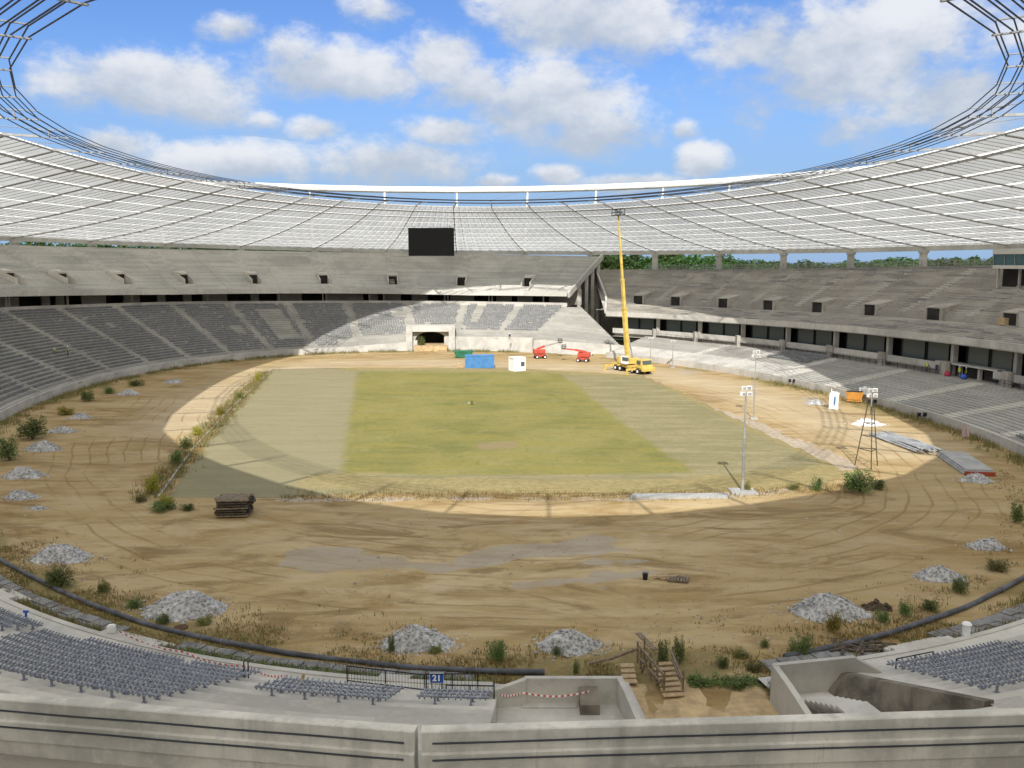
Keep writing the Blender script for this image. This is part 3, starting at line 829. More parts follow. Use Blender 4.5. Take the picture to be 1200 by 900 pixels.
for k in range(NAX):
    mb = MB(); st = MB(); NV = 7; L_ = (ax_in(k) - ax_out(k)).length; dl_ = .27 / L_
    q = lambda g, f, up: rad(k, f).lerp(rad(k + 1, f), g) + Vector((0, 0, up))
    for fi in range(len(FR) - 1):
        f0, f1 = FR[fi] + dl_, FR[fi + 1] - dl_
        for s in range(NV):             # shallow polycarbonate vaults across a bay
            g0, g1 = s / NV, (s + 1) / NV; gm_ = (g0 + g1) / 2
            mb.quad(q(g0, f0, .12), q(gm_, f0, .40), q(gm_, f1, .40), q(g0, f1, .12)); mb.quad(q(gm_, f0, .40), q(g1, f0, .12), q(g1, f1, .12), q(gm_, f1, .40))
    pn = mb.build('roof_panel', M['roof'], roof)
    for f in FR:
        fa, fb = max(0, f - dl_), min(1, f + dl_); st.quad(q(0, fa, .12), q(1, fa, .12), q(1, fb, .12), q(0, fb, .12))
    for f in FR:
        for s in range(NV):
            for fe in ([f - dl_] if f > 0 else []) + ([f + dl_] if f < 1 else []): st.add([q(s / NV, fe, .12), q((s + .5) / NV, fe, .40), q((s + 1) / NV, fe, .12)], [(0, 1, 2)])
    st.build('strips', M['roof_strip'], pn)
    mb = MB()
    for s in range(1, NV):
        for fi in range(len(FR) - 1): mb.beam(q(s / NV, FR[fi], .09), q(s / NV, FR[fi + 1], .09), .07, .05)
    mb.build('ribs', M['grey_steel'], pn)
    mb = MB()
    for f in (FR[0], FR[1], FR[2]): mb.beam(rad(k, f) - Vector((0, 0, .12)), rad(k + 1, f) - Vector((0, 0, .12)), .14, .3 if f == FR[1] else .14)
    mb.build('purlins', M['grey_steel'], pn)
    mb = MB(); pts = [rad(k, f) - Vector((0, 0, .25)) for f in FR]
    mb.tube(pts, .11, 5)
    for p in pts[1:-1]: mb.box((p.x, p.y, p.z), (.34, .34, .34), R(9 * k))
    mb.build('radial_cable', M['girder'], roof)
    # outer edge beam, upper compression ring and their struts
    a, b_ = ax_out(k, 50), ax_out(k + 1, 50)
    mb = MB(); mb.beam(a - Vector((0, 0, .35)), b_ - Vector((0, 0, .35)), 1.1, 1.1); mb.build('edge_beam', M['grey_steel'] if False else M['conc_upper'], roof)
    ua = PO(OUT0 + 9 * k, 53.5, 42.2); ub = PO(OUT0 + 9 * (k + 1), 53.5, 42.2)
    mb = MB(); mb.tube([ua, ub], .95, 10); mb.build('compression_ring', M['white_steel'], roof)
    mb = MB(); mb.tube([a, ua], [.34, .28], 8); mb.build('strut', M['white_steel'], roof)
    td = OUT0 + 9 * k
    if (td % 360) < 142 or (td % 360) > 300 or True:
        mb = MB(); c = PO(td, 49.0); zc = roof_out(td % 360) - .3
        hd = heading(td)
        mb.box((c.x, c.y, zc / 2), (1.0, 1.25, zc), hd); mb.box((c.x, c.y, zc - .25), (1.5, 1.5, .5), hd)
        mb.build('column', M['conc'], roof)
    # clamp of the inner cable ring
    mb = MB(); mb.beam(ring_pt(TAU0 + 9 * k, -1.1, RZ - .1), ring_pt(TAU0 + 9 * k, 2.05, RZ - .1), .20, .09)
    mb.beam(ring_pt(TAU0 + 9 * k, -1.1, RZ + .72), ring_pt(TAU0 + 9 * k, 2.05, RZ + .72), .16, .07)
    mb.beam(ring_pt(TAU0 + 9 * k, 1.0, RZ - .1), ring_pt(TAU0 + 9 * k, 1.0, RZ + .72), .10, .10)
    mb.beam(ring_pt(TAU0 + 9 * k, 2.0, RZ), ax_in(k), .25, .25)
    mb.build('cable_clamp', M['grey_steel'], roof)
    mb = MB(); mb.tube([ring_pt(TAU0 + 9 * k, 1.0, RZ + .7), ua], .035, 4); mb.build('upper_cable', M['grey_steel'], roof)
for lay, z in ((0, RZ), (1, RZ + .62)):
    for i in range(4):
        o = -.95 + .95 * i; mb = MB()
        for k in range(NAX): mb.tube([ring_pt(TAU0 + 9 * k, o, z), ring_pt(TAU0 + 9 * (k + 1), o, z)], .052, 5)
        mb.build('ring_cable', M['cable'], roof)

# ------------------------------------------------------------------ scoreboard screen hung under the far roof
scr_d = 232.0
a, b_ = at_d(479, 300, scr_d), at_d(532, 267, scr_d)
t = thing('video_screen', 'large black video screen hanging below the far roof above the tunnel', 'screen', ((a.x + b_.x) / 2, scr_d, a.z), R(2))
w, h = b_.x - a.x, b_.z - a.z
mb = MB(); mb.box((0, 0, h / 2), (w, .9, h)); mb.build('housing', M['black'], t)
mb = MB(); mb.box((0, -.47, h / 2), (w - .3, .03, h - .3)); mb.build('display', M['screen'], t)
mb = MB()
for x in (-w * .4, w * .4): mb.tube([(x, 0, h), (x, 0, h + 1.9)], .08, 5)
mb.build('hanger', M['grey_steel'], t)
# ------------------------------------------------------------------ ground
def in_poly(x, y, poly):
    r = np.zeros(len(x), bool); n = len(poly)
    for i in range(n):
        x0, y0 = poly[i][:2]; x1, y1 = poly[(i + 1) % n][:2]
        c = ((y0 > y) != (y1 > y)); xi = x0 + (y - y0) * (x1 - x0) / ((y1 - y0) if abs(y1 - y0) > 1e-9 else 1e-9)
        r ^= c & (x < xi)
    return r
def dist_poly(x, y, pts, closed=True):
    d = np.full(len(x), 1e9); n = len(pts)
    for i in range(n if closed else n - 1):
        x0, y0 = pts[i][:2]; x1, y1 = pts[(i + 1) % n][:2]
        dx, dy = x1 - x0, y1 - y0; l = dx * dx + dy * dy + 1e-9
        t = np.clip(((x - x0) * dx + (y - y0) * dy) / l, 0, 1); d = np.minimum(d, np.hypot(x - x0 - t * dx, y - y0 - t * dy))
    return d
def mask_poly(x, y, pxpoly, soft=1.0):
    P = [at(*p) for p in pxpoly]; ins = in_poly(x, y, P); d = dist_poly(x, y, P)
    return np.clip(.5 + np.where(ins, d, -d) / (2 * soft), 0, 1)
def mask_line(x, y, pxline, w):
    P = [at(*p) for p in pxline]; d = dist_poly(x, y, P, False); return np.clip(1.25 - d / w, 0, 1)
def grid(x0, x1, y0, y1, st):
    xs = np.arange(x0, x1 + st, st); ys = np.arange(y0, y1 + st, st); X, Y = np.meshgrid(xs, ys)
    return X.ravel(), Y.ravel(), len(xs), len(ys)
def fbm(x, y, s, o=4, seed=0.0):
    out = np.zeros(len(x))
    for i in range(len(x)): out[i] = mnoise.fractal(Vector((x[i] * s + seed, y[i] * s, seed * 1.7)), 1.0, 2.0, o)
    return out
def set_attr(me, name, v):
    a = me.attributes.new(name, 'FLOAT', 'POINT'); a.data.foreach_set('value', np.asarray(v, np.float32))

# far terrain sheet
mb = MB(); mb.quad((-3000, -3000, -.35), (3000, -3000, -.35), (3000, 3000, -.35), (-3000, 3000, -.35))
ot = tag(mb.build('terrain', simple('park_grass', (.085, .11, .04), .95, 0, .4, .05)), kind='structure')

# arena floor
X, Y, nx, ny = grid(-86, 72, 34, 240, .8)
keep = np.zeros(len(X), bool)
DI = np.zeros(len(X))
ring_o = np.stack([_PT[:, 0] + _NT[:, 0] * 3.2, _PT[:, 1] + _NT[:, 1] * 3.2], 1)[::20]
keep = in_poly(X, Y, [tuple(p) for p in ring_o]) | ((np.abs(X - 9.0) < 9) & (Y < 45))
keep |= (X > 18) & (X < 48) & (Y > 195)
edge_d = dist_poly(X, Y, [tuple(p) for p in np.stack([_PT[:, 0], _PT[:, 1]], 1)[::20]])
Z = .05 * fbm(X, Y, .12, 3, 3.0)
vi = -np.ones(len(X), int); vi[keep] = np.arange(keep.sum())
fs = []
for j in range(ny - 1):
    for i in range(nx - 1):
        q = (j * nx + i, j * nx + i + 1, (j + 1) * nx + i + 1, (j + 1) * nx + i)
        if all(keep[k] for k in q): fs.append(tuple(int(vi[k]) for k in q))
me = bpy.data.meshes.new('ground'); me.from_pydata(np.stack([X, Y, Z], 1)[keep].tolist(), [], fs); me.update()
me.polygons.foreach_set('use_smooth', [True] * len(me.polygons))
go = bpy.data.objects.new('ground', me); col.objects.link(go); tag(go, kind='structure')
kx, ky = X[keep], Y[keep]
wob = fbm(kx, ky, .35, 4, 9.0)
silt = np.zeros(len(kx))
for poly in ([(328, 645), (395, 640), (470, 655), (530, 660), (520, 672), (440, 672), (370, 670), (325, 664)],
             [(520, 655), (560, 643), (640, 636), (705, 628), (722, 633), (712, 640), (738, 645), (700, 650), (640, 652), (590, 660), (540, 664)],
             [(560, 686), (620, 680), (690, 672), (750, 666), (776, 671), (740, 676), (700, 682), (715, 690), (640, 692), (590, 693)],
             [(690, 655), (755, 657), (745, 661), (690, 661)], [(940, 466), (958, 464), (958, 472), (936, 472)], [(1108, 590), (1130, 592), (1126, 597), (1106, 595)], [(795, 432), (830, 436), (800, 440)]):
    silt = np.maximum(silt, mask_poly(kx, ky, poly, .9))
silt = np.clip(silt + wob * .6 * (silt > .02), 0, 1)
rub = mask_line(kx, ky, [(762, 457), (800, 468), (870, 496), (935, 523), (985, 546)], 2.6)
rub = np.maximum(rub, .55 * mask_line(kx, ky, [(300, 585), (420, 586), (560, 584), (700, 586), (860, 582), (960, 570)], 1.0))
rub = np.clip(rub + wob * .5 * (rub > .02), 0, 1)
green = np.clip(1.25 - edge_d[keep] / 3.2, 0, 1) * np.clip(.45 + fbm(kx, ky, .11, 3, 21.), 0, 1)
green = np.maximum(green, .9 * mask_line(kx, ky, [(312, 438), (262, 480), (205, 540), (182, 580)], 2.3) * np.clip(.8 + wob, 0, 1))
# vehicle tracks: darker and lighter bands that run round the arena
dcen = edge_d[keep]
lane = .5 + .5 * np.sin(dcen * 1.35 + 1.4 * fbm(kx, ky, .03, 3, 4.)) 
lane *= np.clip((dcen - 5) / 4, 0, 1) * np.clip((22 - dcen) / 5, 0, 1)
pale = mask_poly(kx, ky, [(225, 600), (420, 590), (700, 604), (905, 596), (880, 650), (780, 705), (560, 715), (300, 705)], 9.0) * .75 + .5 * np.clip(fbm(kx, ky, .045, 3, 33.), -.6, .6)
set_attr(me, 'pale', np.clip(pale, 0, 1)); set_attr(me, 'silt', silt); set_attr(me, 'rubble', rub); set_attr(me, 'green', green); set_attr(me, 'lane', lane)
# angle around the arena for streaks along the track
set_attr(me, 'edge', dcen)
sunny = mask_line(kx, ky, [(1060, 525), (960, 490), (860, 455), (770, 437), (700, 432), (500, 425), (400, 425), (320, 435), (240, 470), (215, 500)], 9.0)  # sandy tone painted along the band where the sun falls
set_attr(me, 'sand_and_sun', np.clip(sunny, 0, 1))

m, nt, b = new_mat('dirt'); p = nt.pos()
stre = nt.noise(nt.scaled(p, (.09, .34, 1), (0, 0, .06)), 1.0, 7, .68, .9)
big = nt.noise(p, .055, 5, .6, .6)
fine = nt.noise(p, 1.7, 6, .7)
mid = nt.noise(nt.scaled(p, (.35, 1.0, 1)), .55, 5, .65)
k = nt.mix(nt.ramp(big, .35, .65), DIRT_A, DIRT_B)
k = nt.mix(nt.ramp(stre, .38, .66), k, DIRT_C)
k = nt.mix(nt.math('MULTIPLY', nt.ramp(mid, .48, .72), .6), k, DIRT_D)
patch = nt.noise(nt.scaled(p, (.5, 1.1, 1)), .17, 6, .7, 1.2)
k = nt.mix(nt.math('MULTIPLY', nt.ramp(patch, .5, .64), .7), k, (.19, .120, .050))
k = nt.mix(nt.math('MULTIPLY', nt.ramp(patch, .46, .34), .5), k, (.56, .46, .30))
k = nt.mix(nt.math('MULTIPLY', nt.attr('sand_and_sun'), .92), k, nt.mix(nt.ramp(stre, .35, .7), (.36, .285, .18), (.45, .37, .25)))  # sunlit band put into the ground colour
k = nt.mix(nt.math('MULTIPLY', nt.attr('lane'), .10), k, DIRT_C)
rut = nt.math('PINGPONG', nt.math('ADD', nt.attr('edge'), nt.math('MULTIPLY', nt.noise(p, .04, 3, .5), 6.0)), .95)
rut = nt.math('MULTIPLY', nt.ramp(rut, .20, .05), nt.ramp(nt.noise(p, .06, 4, .6, .5), .44, .58))
k = nt.mix(nt.math('MULTIPLY', rut, nt.ramp(nt.attr('edge'), 4.0, 7.0, 0.0, .62)), k, DIRT_D)
gfac = nt.ramp(nt.math('ADD', nt.attr('green'), nt.math('MULTIPLY', nt.math('SUBTRACT', fine, .5), 1.2)), .35, .75)
k = nt.mix(nt.math('MULTIPLY', gfac, .8), k, nt.mix(nt.ramp(fine, .35, .65), (.12, .125, .045), (.25, .21, .09)))
rfac = nt.ramp(nt.math('ADD', nt.attr('rubble'), nt.math('MULTIPLY', nt.math('SUBTRACT', fine, .5), 1.3)), .35, .6)
k = nt.mix(nt.math('MULTIPLY', rfac, .85), k, nt.mix(nt.ramp(fine, .4, .6), (.36, .31, .25), (.56, .51, .45)))
sfac = nt.ramp(nt.math('ADD', nt.attr('silt'), nt.math('MULTIPLY', nt.math('SUBTRACT', mid, .5), .7)), .42, .6)
k = nt.mix(nt.math('MULTIPLY', sfac, .72), k, nt.mix(nt.ramp(mid, .35, .65), (.33, .285, .225), (.43, .385, .315)))
k = nt.mix(nt.math('MULTIPLY', nt.math('SUBTRACT', 1.0, nt.math('MAXIMUM', nt.attr('pale'), nt.attr('sand_and_sun'))), .40), k, (.195, .128, .055))
sp = nt.ramp(nt.noise(p, 4.5, 2, .5), .68, .74)
k = nt.mix(nt.math('MULTIPLY', sp, .5), k, (.50, .44, .36))
nt.link(k, b.inputs['Base Color']); b.inputs['Roughness'].default_value = .95; b.inputs['Specular IOR Level'].default_value = .15
nt.link(nt.bump(nt.math('ADD', fine, nt.math('MULTIPLY', stre, 1.5)), .45, .18), b.inputs['Normal'])
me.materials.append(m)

# pitch
PP = [(196, 583), (225, 540), (262, 493), (318, 432.5), (420, 431), (600, 431.5), (752, 440), (800, 460), (880, 500), (985, 549), (992, 558), (960, 570), (860, 575), (700, 579), (560, 578), (420, 580), (300, 583)]
PW_ = [at(*q) for q in PP]
X, Y, nx, ny = grid(-62, 44, 78, 208, .8)
d = dist_poly(X, Y, PW_); ins = in_poly(X, Y, PW_); sd = np.where(ins, d, -d)
keep = sd > -.5
vi = -np.ones(len(X), int); vi[keep] = np.arange(keep.sum()); fs = []
for j in range(ny - 1):
    for i in range(nx - 1):
        q = (j * nx + i, j * nx + i + 1, (j + 1) * nx + i + 1, (j + 1) * nx + i)
        if all(keep[k_] for k_ in q): fs.append(tuple(int(vi[k_]) for k_ in q))
me = bpy.data.meshes.new('pitch'); Zp = .13 + .04 * fbm(X[keep], Y[keep], .1, 3, 6.) - .13 * np.clip(1 - sd[keep] / 1.2, 0, 1)
me.from_pydata(np.stack([X[keep], Y[keep], Zp], 1).tolist(), [], fs); me.update(); me.polygons.foreach_set('use_smooth', [True] * len(me.polygons))
po = bpy.data.objects.new('pitch', me); col.objects.link(po); tag(po, kind='structure')
kx, ky = X[keep], Y[keep]
turf = mask_poly(kx, ky, [(418, 436), (655, 436), (735, 500), (818, 556), (600, 558), (397, 557)], 1.6)
turf = np.maximum(turf, .0)
dry = np.maximum(mask_line(kx, ky, [(380, 565), (470, 570), (600, 571), (760, 572), (880, 566), (980, 553)], 4.2), .8 * mask_line(kx, ky, [(760, 445), (800, 462), (880, 503), (985, 550)], 1.6))
dry = np.maximum(dry, .75 * mask_line(kx, ky, [(420, 433), (600, 434), (740, 440)], 7))
bare = np.maximum.reduce([mask_poly(kx, ky, [(555, 520), (605, 518), (612, 526), (560, 529)], 1.2), mask_poly(kx, ky, [(700, 475), (760, 470), (790, 482), (730, 487)], 3) * .5, mask_poly(kx, ky, [(745, 440), (790, 446), (800, 456), (755, 450)], 2) * .8])
edge_g = np.clip(sd[keep] / 1.0, 0, 1)
leftp = mask_poly(kx, ky, [(190, 590), (318, 430), (418, 436), (397, 557), (395, 590)], .3)
set_attr(me, 'turf', turf); set_attr(me, 'dry', dry); set_attr(me, 'bare', bare); set_attr(me, 'rim', edge_g); set_attr(me, 'mat', leftp)
m, nt, b = new_mat('pitch_grass'); p = nt.pos()
fine = nt.noise(p, 1.5, 6, .75); big = nt.noise(p, .075, 5, .62, .5); stre = nt.noise(nt.scaled(p, (.09, .5, 1)), 1.0, 5, .65)
mott = nt.noise(p, .33, 6, .72, .8)
g1 = nt.mix(nt.ramp(big, .36, .64), (.155, .155, .052), (.225, .205, .075))
g1 = nt.mix(nt.math('MULTIPLY', nt.ramp(mott, .5, .68), .6), g1, (.27, .23, .10)); g1 = nt.mix(nt.math('MULTIPLY', nt.ramp(mott, .45, .32), .5), g1, (.12, .145, .045))
g1 = nt.mix(nt.ramp(stre, .42, .66), g1, (.23, .20, .06)); g1 = nt.mix(nt.math('MULTIPLY', nt.ramp(fine, .5, .72), .6), g1, (.09, .115, .025))
g2 = nt.mix(nt.ramp(stre, .35, .65), (.205, .185, .10), (.275, .24, .14)); g2 = nt.mix(nt.math('MULTIPLY', nt.ramp(fine, .45, .7), .5), g2, (.15, .15, .065))
g2 = nt.mix(nt.math('MULTIPLY', nt.ramp(mott, .5, .66), .5), g2, (.17, .165, .075))
tf = nt.ramp(nt.math('ADD', nt.attr('turf'), nt.math('ADD', nt.math('MULTIPLY', nt.math('SUBTRACT', big, .5), .9), nt.math('MULTIPLY', nt.math('SUBTRACT', mott, .5), .9))), .3, .75)
k = nt.mix(tf, g2, g1)
k = nt.mix(nt.math('MULTIPLY', nt.attr('mat'), .55), k, (.255, .23, .145))
df = nt.ramp(nt.math('ADD', nt.attr('dry'), nt.math('MULTIPLY', nt.math('SUBTRACT', stre, .5), 1.2)), .35, .8)
k = nt.mix(nt.math('MULTIPLY', df, .75), k, nt.mix(nt.ramp(fine, .35, .65), (.33, .26, .125), (.22, .185, .075)))
bf = nt.ramp(nt.math('ADD', nt.attr('bare'), nt.math('MULTIPLY', nt.math('SUBTRACT', fine, .5), 1.0)), .45, .75)
k = nt.mix(nt.math('MULTIPLY', bf, .7), k, (.24, .185, .11))
nt.link(k, b.inputs['Base Color']); b.inputs['Roughness'].default_value = .95; b.inputs['Specular IOR Level'].default_value = .1
nt.link(nt.bump(fine, .6, .12), b.inputs['Normal'])
me.materials.append(m)

# sandy ramp in the terrace gap
mb = MB(); n = 12
for i in range(n):
    for j in range(n):
        q = lambda a_, b2: PO(GAP0 - .4 + (GAP1 - GAP0 + .8) * a_ / n, 2.0 + 16 * b2 / n, .02 + .25 * math.sin(a_ * 1.3 + b2) * .3 + .012 * b2 * b2 * .6)
        mb.quad(q(i, j), q(i + 1, j), q(i + 1, j + 1), q(i, j + 1))
tag(mb.build('sandy_path', M['sand_and_sun'], None, True), kind='structure')

# ------------------------------------------------------------------ sky
w = bpy.data.worlds.new('World'); sc.world = w; w.use_nodes = True
nt = NT(w); bg = nt.n['Background']
SUN_EL = math.atan2(34, 42.0); SUN_TO = Vector((3.0, 42, 0)).normalized()      # light travels this way on the plan
sky = nt.node('ShaderNodeTexSky'); sky.sky_type = 'NISHITA'; sky.sun_disc = False
sky.sun_elevation = SUN_EL
fromdir = -SUN_TO; sky.sun_rotation = math.atan2(fromdir.x, fromdir.y)
sky.altitude = 250; sky.air_density = 1.0; sky.dust_density = .6; sky.ozone_density = 1.6
tc = nt.node('ShaderNodeTexCoord'); gen = tc.outputs['Generated']
sep = nt.node('ShaderNodeSeparateXYZ'); nt.link(gen, sep.inputs[0])
az = nt.math('ARCTAN2', sep.outputs[0], sep.outputs[1]); el = nt.math('ARCSINE', sep.outputs[2])
nz = nt.node('ShaderNodeTexNoise'); nz.inputs['Scale'].default_value = 9; nz.inputs['Detail'].default_value = 7; nz.inputs['Roughness'].default_value = .62
cmb = nt.node('ShaderNodeCombineXYZ'); nt.link(az, cmb.inputs[0]); nt.link(nt.math('MULTIPLY', el, 1.5), cmb.inputs[1])
nt.link(cmb.outputs[0], nz.inputs['Vector'])
n1 = nz.outputs[0]
nz2 = nt.node('ShaderNodeTexNoise'); nz2.inputs['Scale'].default_value = 30; nz2.inputs['Detail'].default_value = 6; nz2.inputs['Roughness'].default_value = .6; nt.link(cmb.outputs[0], nz2.inputs['Vector'])
dist = nt.math('ADD', nt.math('MULTIPLY', nt.math('SUBTRACT', n1, .5), 2.3), nt.math('MULTIPLY', nt.math('SUBTRACT', nz2.outputs[0], .5), .9))
CL = [(178, 98, 112, 40, 1.0), (225, 122, 60, 24, .8), (395, 85, 95, 34, .95), (340, 62, 40, 28, .8), (275, 32, 40, 18, .6), (520, 70, 46, 38, .9), (560, 105, 60, 38, .8), (645, 118, 85, 48, 1.0), (700, 155, 72, 34, .95),
      (690, 22, 120, 52, .85), (620, 10, 70, 40, .7), (1010, 60, 190, 80, .85), (900, 45, 90, 60, .7), (1120, 110, 110, 60, .7), (1000, 150, 70, 25, .5), (270, 192, 100, 24, .9), (130, 168, 52, 22, .8), (465, 190, 100, 30, .85), (520, 156, 50, 20, .85), (370, 150, 28, 15, .7),
      (820, 190, 30, 22, .95), (580, 214, 26, 11, .8), (655, 204, 30, 12, .8), (745, 214, 70, 11, .95), (800, 152, 20, 11, .6), (310, 140, 18, 10, .5), (440, 10, 34, 20, .5), (880, 214, 40, 8, .7), (180, 215, 40, 8, .6)]
cov = None; bright = None
def dirpx(px, py):
    r = Vector(ray(px, py)).normalized(); return math.atan2(r.x, r.y), math.asin(r.z)
for (px, py, rx, ry, amp) in CL:
    a0, e0 = dirpx(px, py); a1, _ = dirpx(px + rx, py); _, e1 = dirpx(px, py - ry)
    ra, re = abs(a1 - a0), abs(e1 - e0)
    da = nt.math('DIVIDE', nt.math('SUBTRACT', az, a0), ra); de = nt.math('DIVIDE', nt.math('SUBTRACT', el, e0), re)
    d2 = nt.math('ADD', nt.math('MULTIPLY', da, da), nt.math('MULTIPLY', de, de))
    v_ = nt.math('MULTIPLY', nt.math('SUBTRACT', 1.42, nt.math('SQRT', d2)), amp)
    # lit tops, grey bases
    bb = nt.math('MULTIPLY_ADD', de, .33, .5, True); wgt = nt.math('MAXIMUM', v_, .0)
    if cov is None: cov, num, den = v_, nt.math('MULTIPLY', bb, wgt), wgt
    else:
        cov = nt.math('MAXIMUM', cov, v_); num = nt.math('ADD', num, nt.math('MULTIPLY', bb, wgt)); den = nt.math('ADD', den, wgt)
topness = nt.math('DIVIDE', num, nt.math('ADD', den, .02))
# bright clouds added outside the view to lift the fill light in the shade
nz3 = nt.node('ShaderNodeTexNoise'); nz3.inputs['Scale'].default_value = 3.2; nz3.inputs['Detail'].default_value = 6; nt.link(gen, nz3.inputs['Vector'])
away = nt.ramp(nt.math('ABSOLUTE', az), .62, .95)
cov_fill = nt.math('MULTIPLY', nt.math('MULTIPLY', nt.ramp(nz3.outputs[0], .36, .50), nt.math('MAXIMUM', away, nt.ramp(el, .52, .75))), .95)
cf = nt.ramp(nt.math('ADD', cov, dist), .05, .80)
cf = nt.math('MULTIPLY', cf, .93)
hz = nt.ramp(el, 0.04, .24, .85, 0.0)                     # thin haze low in the sky
shade = nt.ramp(nt.math('ADD', topness, nt.math('MULTIPLY', nt.math('SUBTRACT', n1, .5), 1.6)), .18, .85)
ccol = nt.mix(shade, CLOUD_LO, CLOUD_HI)
skc = nt.mix(1.0, sky.outputs[0], SKY_TINT, 'MULTIPLY')
skc = nt.mix(hz, skc, CLOUD_HZ)
out = nt.mix(cov_fill, nt.mix(cf, skc, ccol), CLOUD_FILL)
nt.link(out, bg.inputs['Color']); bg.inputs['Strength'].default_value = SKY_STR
sl = bpy.data.lights.new('sun', 'SUN'); sl.energy = SUN_STR; sl.angle = R(.53); sl.color = (1.0, .955, .88)
so = bpy.data.objects.new('sun', sl); col.objects.link(so)
dirv = Vector((SUN_TO.x * math.cos(SUN_EL), SUN_TO.y * math.cos(SUN_EL), -math.sin(SUN_EL)))
so.rotation_euler = dirv.to_track_quat('-Z', 'Y').to_euler(); so.location = (0, -40, 80)
sc.view_settings.view_transform = 'Standard'; sc.view_settings.look = 'None'; sc.view_settings.gamma = 1; sc.view_settings.exposure = EXPO
sc.render.engine = 'CYCLES'
cy = sc.cycles; cy.use_denoising = True; cy.max_bounces = 8; cy.diffuse_bounces = 4; cy.glossy_bounces = 2; cy.transmission_bounces = 4; cy.transparent_max_bounces = 12
try: cy.denoiser = 'OPENIMAGEDENOISE'
except Exception: pass
# ------------------------------------------------------------------ far tunnel portal under the screen
def frame_at(td, o=0.0, z=0.0):
    p = PO(td, o, z); h = heading(td); return p, h - PI / 2      # local +y points outward
p, rz = frame_at(TUN, 1.2)
tp = thing('tunnel_portal', 'concrete tunnel portal with a low arched dark mouth below the black screen', 'tunnel', p, rz)
mb = MB(); W, Hh = 5.9, 6.1
for s in (-1, 1): mb.box((s * (W - .75), 2.0, Hh / 2 - .1), (1.5, 5, Hh + .2))
mb.box((0, 2.0, Hh - .7), (2 * W - 3.02, 4.98, 1.4))
mb.build('surround', M['conc_dust'], tp)
mb = MB(); n = 16; aw, ay = 4.0, 1.0           # arch plate
prev = None
for i in range(n + 1):
    x = -aw + 2 * aw * i / n; z = 2.1 + 2.5 * (1 - (x / aw) ** 2) ** .5 if abs(x) < aw else 2.1
    if prev: mb.hexa([(prev[0], ay, prev[1]), (x, ay, z), (x, ay + .6, z), (prev[0], ay + .6, prev[1])], [(prev[0], ay, Hh - 1.4), (x, ay, Hh - 1.4), (x, ay + .6, Hh - 1.4), (prev[0], ay + .6, Hh - 1.4)])
    prev = (x, z)
mb.box((-4.19, ay + .3, Hh / 2 - .7), (.38, .6, Hh - 1.4)); mb.box((4.19, ay + .3, Hh / 2 - .7), (.38, .6, Hh - 1.4))
mb.build('arch', M['conc'], tp)
mb = MB(); mb.box((0, 6.5, 2.4), (8.4, .1, 4.8)); mb.quad((-4.1, 1.62, 0), (-4.1, 6.4, 0), (-4.1, 6.4, 4.65), (-4.1, 1.62, 4.65)); mb.quad((4.1, 1.62, 0), (4.1, 6.4, 0), (4.1, 6.4, 4.65), (4.1, 1.62, 4.65)); mb.quad((-4.1, 1.62, 4.65), (4.1, 1.62, 4.65), (4.1, 6.4, 4.65), (-4.1, 6.4, 4.65))
mb.build('dark_passage', M['interior'], tp)
mb = MB(); mb.hexa([(-3.95, -1.5, 0), (3.95, -1.5, 0), (3.95, 5, 0), (-3.95, 5, 0)], [(-3.95, -1.4, 1.3), (3.95, -1.4, 1.3), (3.95, 5, 1.6), (-3.95, 5, 1.6)]); mb.build('ramp_wall', M['sand_and_sun'], tp)

# ------------------------------------------------------------------ wheels helper
def wheel_pair(parent, x, y, r, w, name='wheel'):
    for s in (-1, 1):
        mb = MB(); mb.cyl((x * s if False else x, y * s, r), r, w, 14, 'y'); o = mb.build(name, M['tyre'], parent)
        mb = MB(); mb.cyl((x, y * s + s * w * .5, r), r * .5, .06, 10, 'y'); mb.build('hub', M['white'], o)

# ------------------------------------------------------------------ crane truck
pc = at(741, 436)
heading_c = R(-62)
ct = thing('crane_truck', 'yellow mobile crane truck with its telescopic boom raised almost upright to the roof', 'crane', pc, heading_c)
mb = MB(); mb.box((-.6, 0, 1.15), (10.0, 2.3, .5)); mb.box((-1, 0, .85), (9, 1.2, .3)); mb.box((4.9, 0, .95), (.5, 2.6, .55)); mb.build('chassis', M['yellow'], ct, bevel=.05)
mb = MB(); mb.hexa([(2.6, -1.3, 1.4), (5.0, -1.3, 1.1), (5.0, 1.3, 1.1), (2.6, 1.3, 1.4)], [(2.8, -1.2, 2.9), (4.6, -1.2, 2.9), (4.6, 1.2, 2.9), (2.8, 1.2, 2.9)]); cab = mb.build('cab', M['yellow'], ct, bevel=.08)
mb = MB(); mb.hexa([(4.72, -1.1, 1.95), (4.84, -1.1, 1.95), (4.84, 1.1, 1.95), (4.72, 1.1, 1.95)], [(4.58, -1.05, 2.75), (4.68, -1.05, 2.75), (4.68, 1.05, 2.75), (4.58, 1.05, 2.75)])
for s in (-1, 1): mb.box((3.75, s * 1.25, 2.3), (1.2, .06, .75))
mb.build('windscreen', M['glass'], cab)
for x in (3.5, 1.8, -2.4, -4.0): wheel_pair(ct, x, 1.12, .58, .45)
for x in (2.7, -5.0):
    for s in (-1, 1):
        mb = MB(); mb.box((x, s * 2.0, .95), (.45, 2.6, .35)); mb.box((x, s * 3.2, .5), (.25, .25, .9)); mb.box((x, s * 3.2, .05), (.7, .7, .1)); mb.build('outrigger', M['yellow'], ct)
mb = MB(); mb.cyl((-1.6, 0, 1.5), 1.1, .4, 16); mb.box((-1.4, .1, 2.2), (3.4, 2.2, 1.1)); mb.box((-3.2, 0, 2.2), (1.0, 2.4, 1.3)); tt = mb.build('turntable', M['yellow'], ct, bevel=.06)
